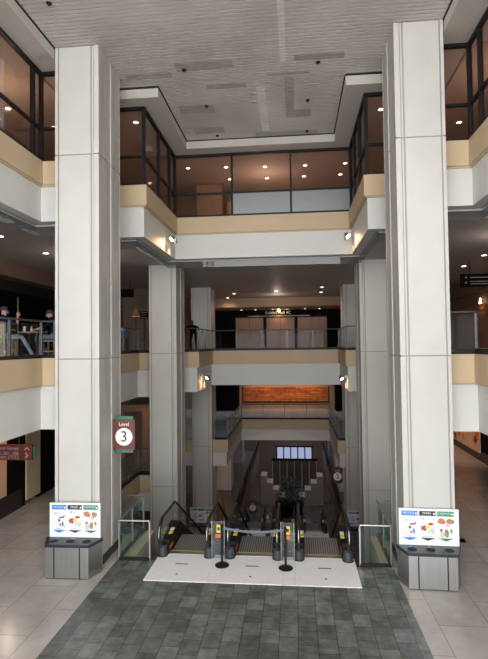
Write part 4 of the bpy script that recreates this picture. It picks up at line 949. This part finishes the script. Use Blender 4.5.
# ------------------------------------------------------------------ lower levels
o = thing('storefront', 'tall bluish windows and glass doors at the far end of the lowest floor', 'storefront', (-0.1, 52.0, L1))
gl = MB(); gl.box(-1.85, 1.75, 0.0, 0.04, 3.0, 4.15, 'window_glow'); gl.build('upper_glazing', o)
m = MB()
for k in range(6): x = -1.85 + k * 0.72; m.box(x - 0.06, x + 0.06, -0.06, 0.06, 2.9, 4.2, 'black_metal')
m.box(-2.4, 2.3, -0.06, 0.06, 2.75, 3.0, 'black_metal'); m.box(-2.0, 1.9, -0.06, 0.06, 4.15, 4.3, 'black_metal')
for k in range(7): x = -2.3 + k * 0.75; m.box(x - 0.04, x + 0.04, -0.06, 0.06, 0, 2.8, 'grey_print')
m.build('frame', o); bx(-2.3, 2.2, 0.0, 0.02, 0, 2.75, 'tinted_glass').build('door_glass', o)
struct(bx(-9, 9, 53.0, 53.3, L1, L3, 'brown_wall').build('wall_back'))
def stepped(x, s, lab):
    o = MB()
    for k in range(4): o.box(x + s * k * 0.55, x + s * (k + 1) * 0.55, 46.5 - 0.01 * k, 48, L1, L1 + 2.6 - k * 0.62, 'step_stone')
    tag(o.build('stepped_planter'), lab, 'planter')
stepped(-3.25, 1, 'pale stepped planter wall left of the dark plants'); stepped(2.45, -1, 'pale stepped planter wall right of the dark plants')
o = thing('potted_plants', 'dark mass of leafy plants in a black tub at the atrium bottom', 'plants', (-0.6, 44.2, L1))
MB().lathe((0, 0, 0), [(0, 0), (1.1, 0), (1.25, 0.9), (1.1, 0.95), (0, 0.85)], 'menu_black', 28).build('planter_tub', o, smooth=True)
lf = MB(); rs = random.Random(2)
for k in range(900):
    a, r, z = rs.uniform(0, 2 * PI), 1.25 * math.sqrt(rs.random()), rs.uniform(0.9, 3.0); r *= (1.25 - 0.3 * z / 1.5) if z > 1.5 else 1
    c = Vector((r * math.cos(a), r * math.sin(a), z)); d = Vector((rs.uniform(-1, 1), rs.uniform(-1, 1), rs.uniform(-0.6, 0.8))).normalized() * rs.uniform(0.15, 0.32); w_ = d.cross(Vector((rs.uniform(-1, 1), rs.uniform(-1, 1), 1))).normalized() * 0.05
    lf.poly([c, c + d * 0.5 + w_, c + d, c + d * 0.5 - w_], 'leaf')
lf.build('foliage', o); MB().tube([(0, 0, 0.8), (0.05, 0, 1.6), (0, 0.1, 2.4)], 0.05, 'brown_wall').build('stem', o)
for (x, y, s, lab, h) in ((-4.05, 26.1, 1, 'tall curved wooden fin beside the distant left recycling board', 2.25), (2.10, 26.1, 1, 'low curved wooden fin under the level two sign', 1.45)):
    o = thing('wooden_screen', lab, 'screen', (x, y, L2)); pts = [(0.0, 0.0)] + [(0.36 * math.sin(PI * 0.5 * (1 - k / 14) ** 0.6) if k < 14 else 0.0, h * (k / 14)) for k in range(15)]
    MB().prism([(p[0], p[1]) for p in pts], 'y', -0.25, 0.25, 'wood_warm').build('panel', o); bx(-0.03, 0.40, -0.3, 0.3, 0, 0.08, 'black_metal').build('foot', o)
# lamps under the balconies of the lower levels, then added fill points
for (x, y, z, lab) in ((-2.6, 33.0, -1.07, 'leftmost tiny'), (-0.9, 33.0, -1.07, 'second tiny'), (0.7, 33.0, -1.07, 'third tiny'), (1.9, 33.0, -1.07, 'rightmost tiny')):
    downlight(x, y + 1.7, z, lab + ' light under the distant white balcony', 'lights under the distant balcony', r=0.06, pw=25, m='lamp_white')
for (x, y, z) in ((-4.6, 30, -1.3), (3.4, 30, -1.3)):  # added fill over the lower landing, no fixtures
    point((x, y, z), 80, (1.0, 0.72, 0.60), 0.02)
point((-0.5, 42, -4.7), 25, (1.0, 0.72, 0.58), 0.02)  # added fill point above the lowest floor
for (x, y, z) in ((-7.0, 16.0, 7.9), (6.2, 15.0, 7.9), (6.0, 14, 2.9), (-7.5, 12.5, 2.9), (-1, 31, 7.9)):  # added fixtureless fill for the wings and the hall ceiling
    point((x, y, z), 32, (1.0, 0.80, 0.68), 0.02)
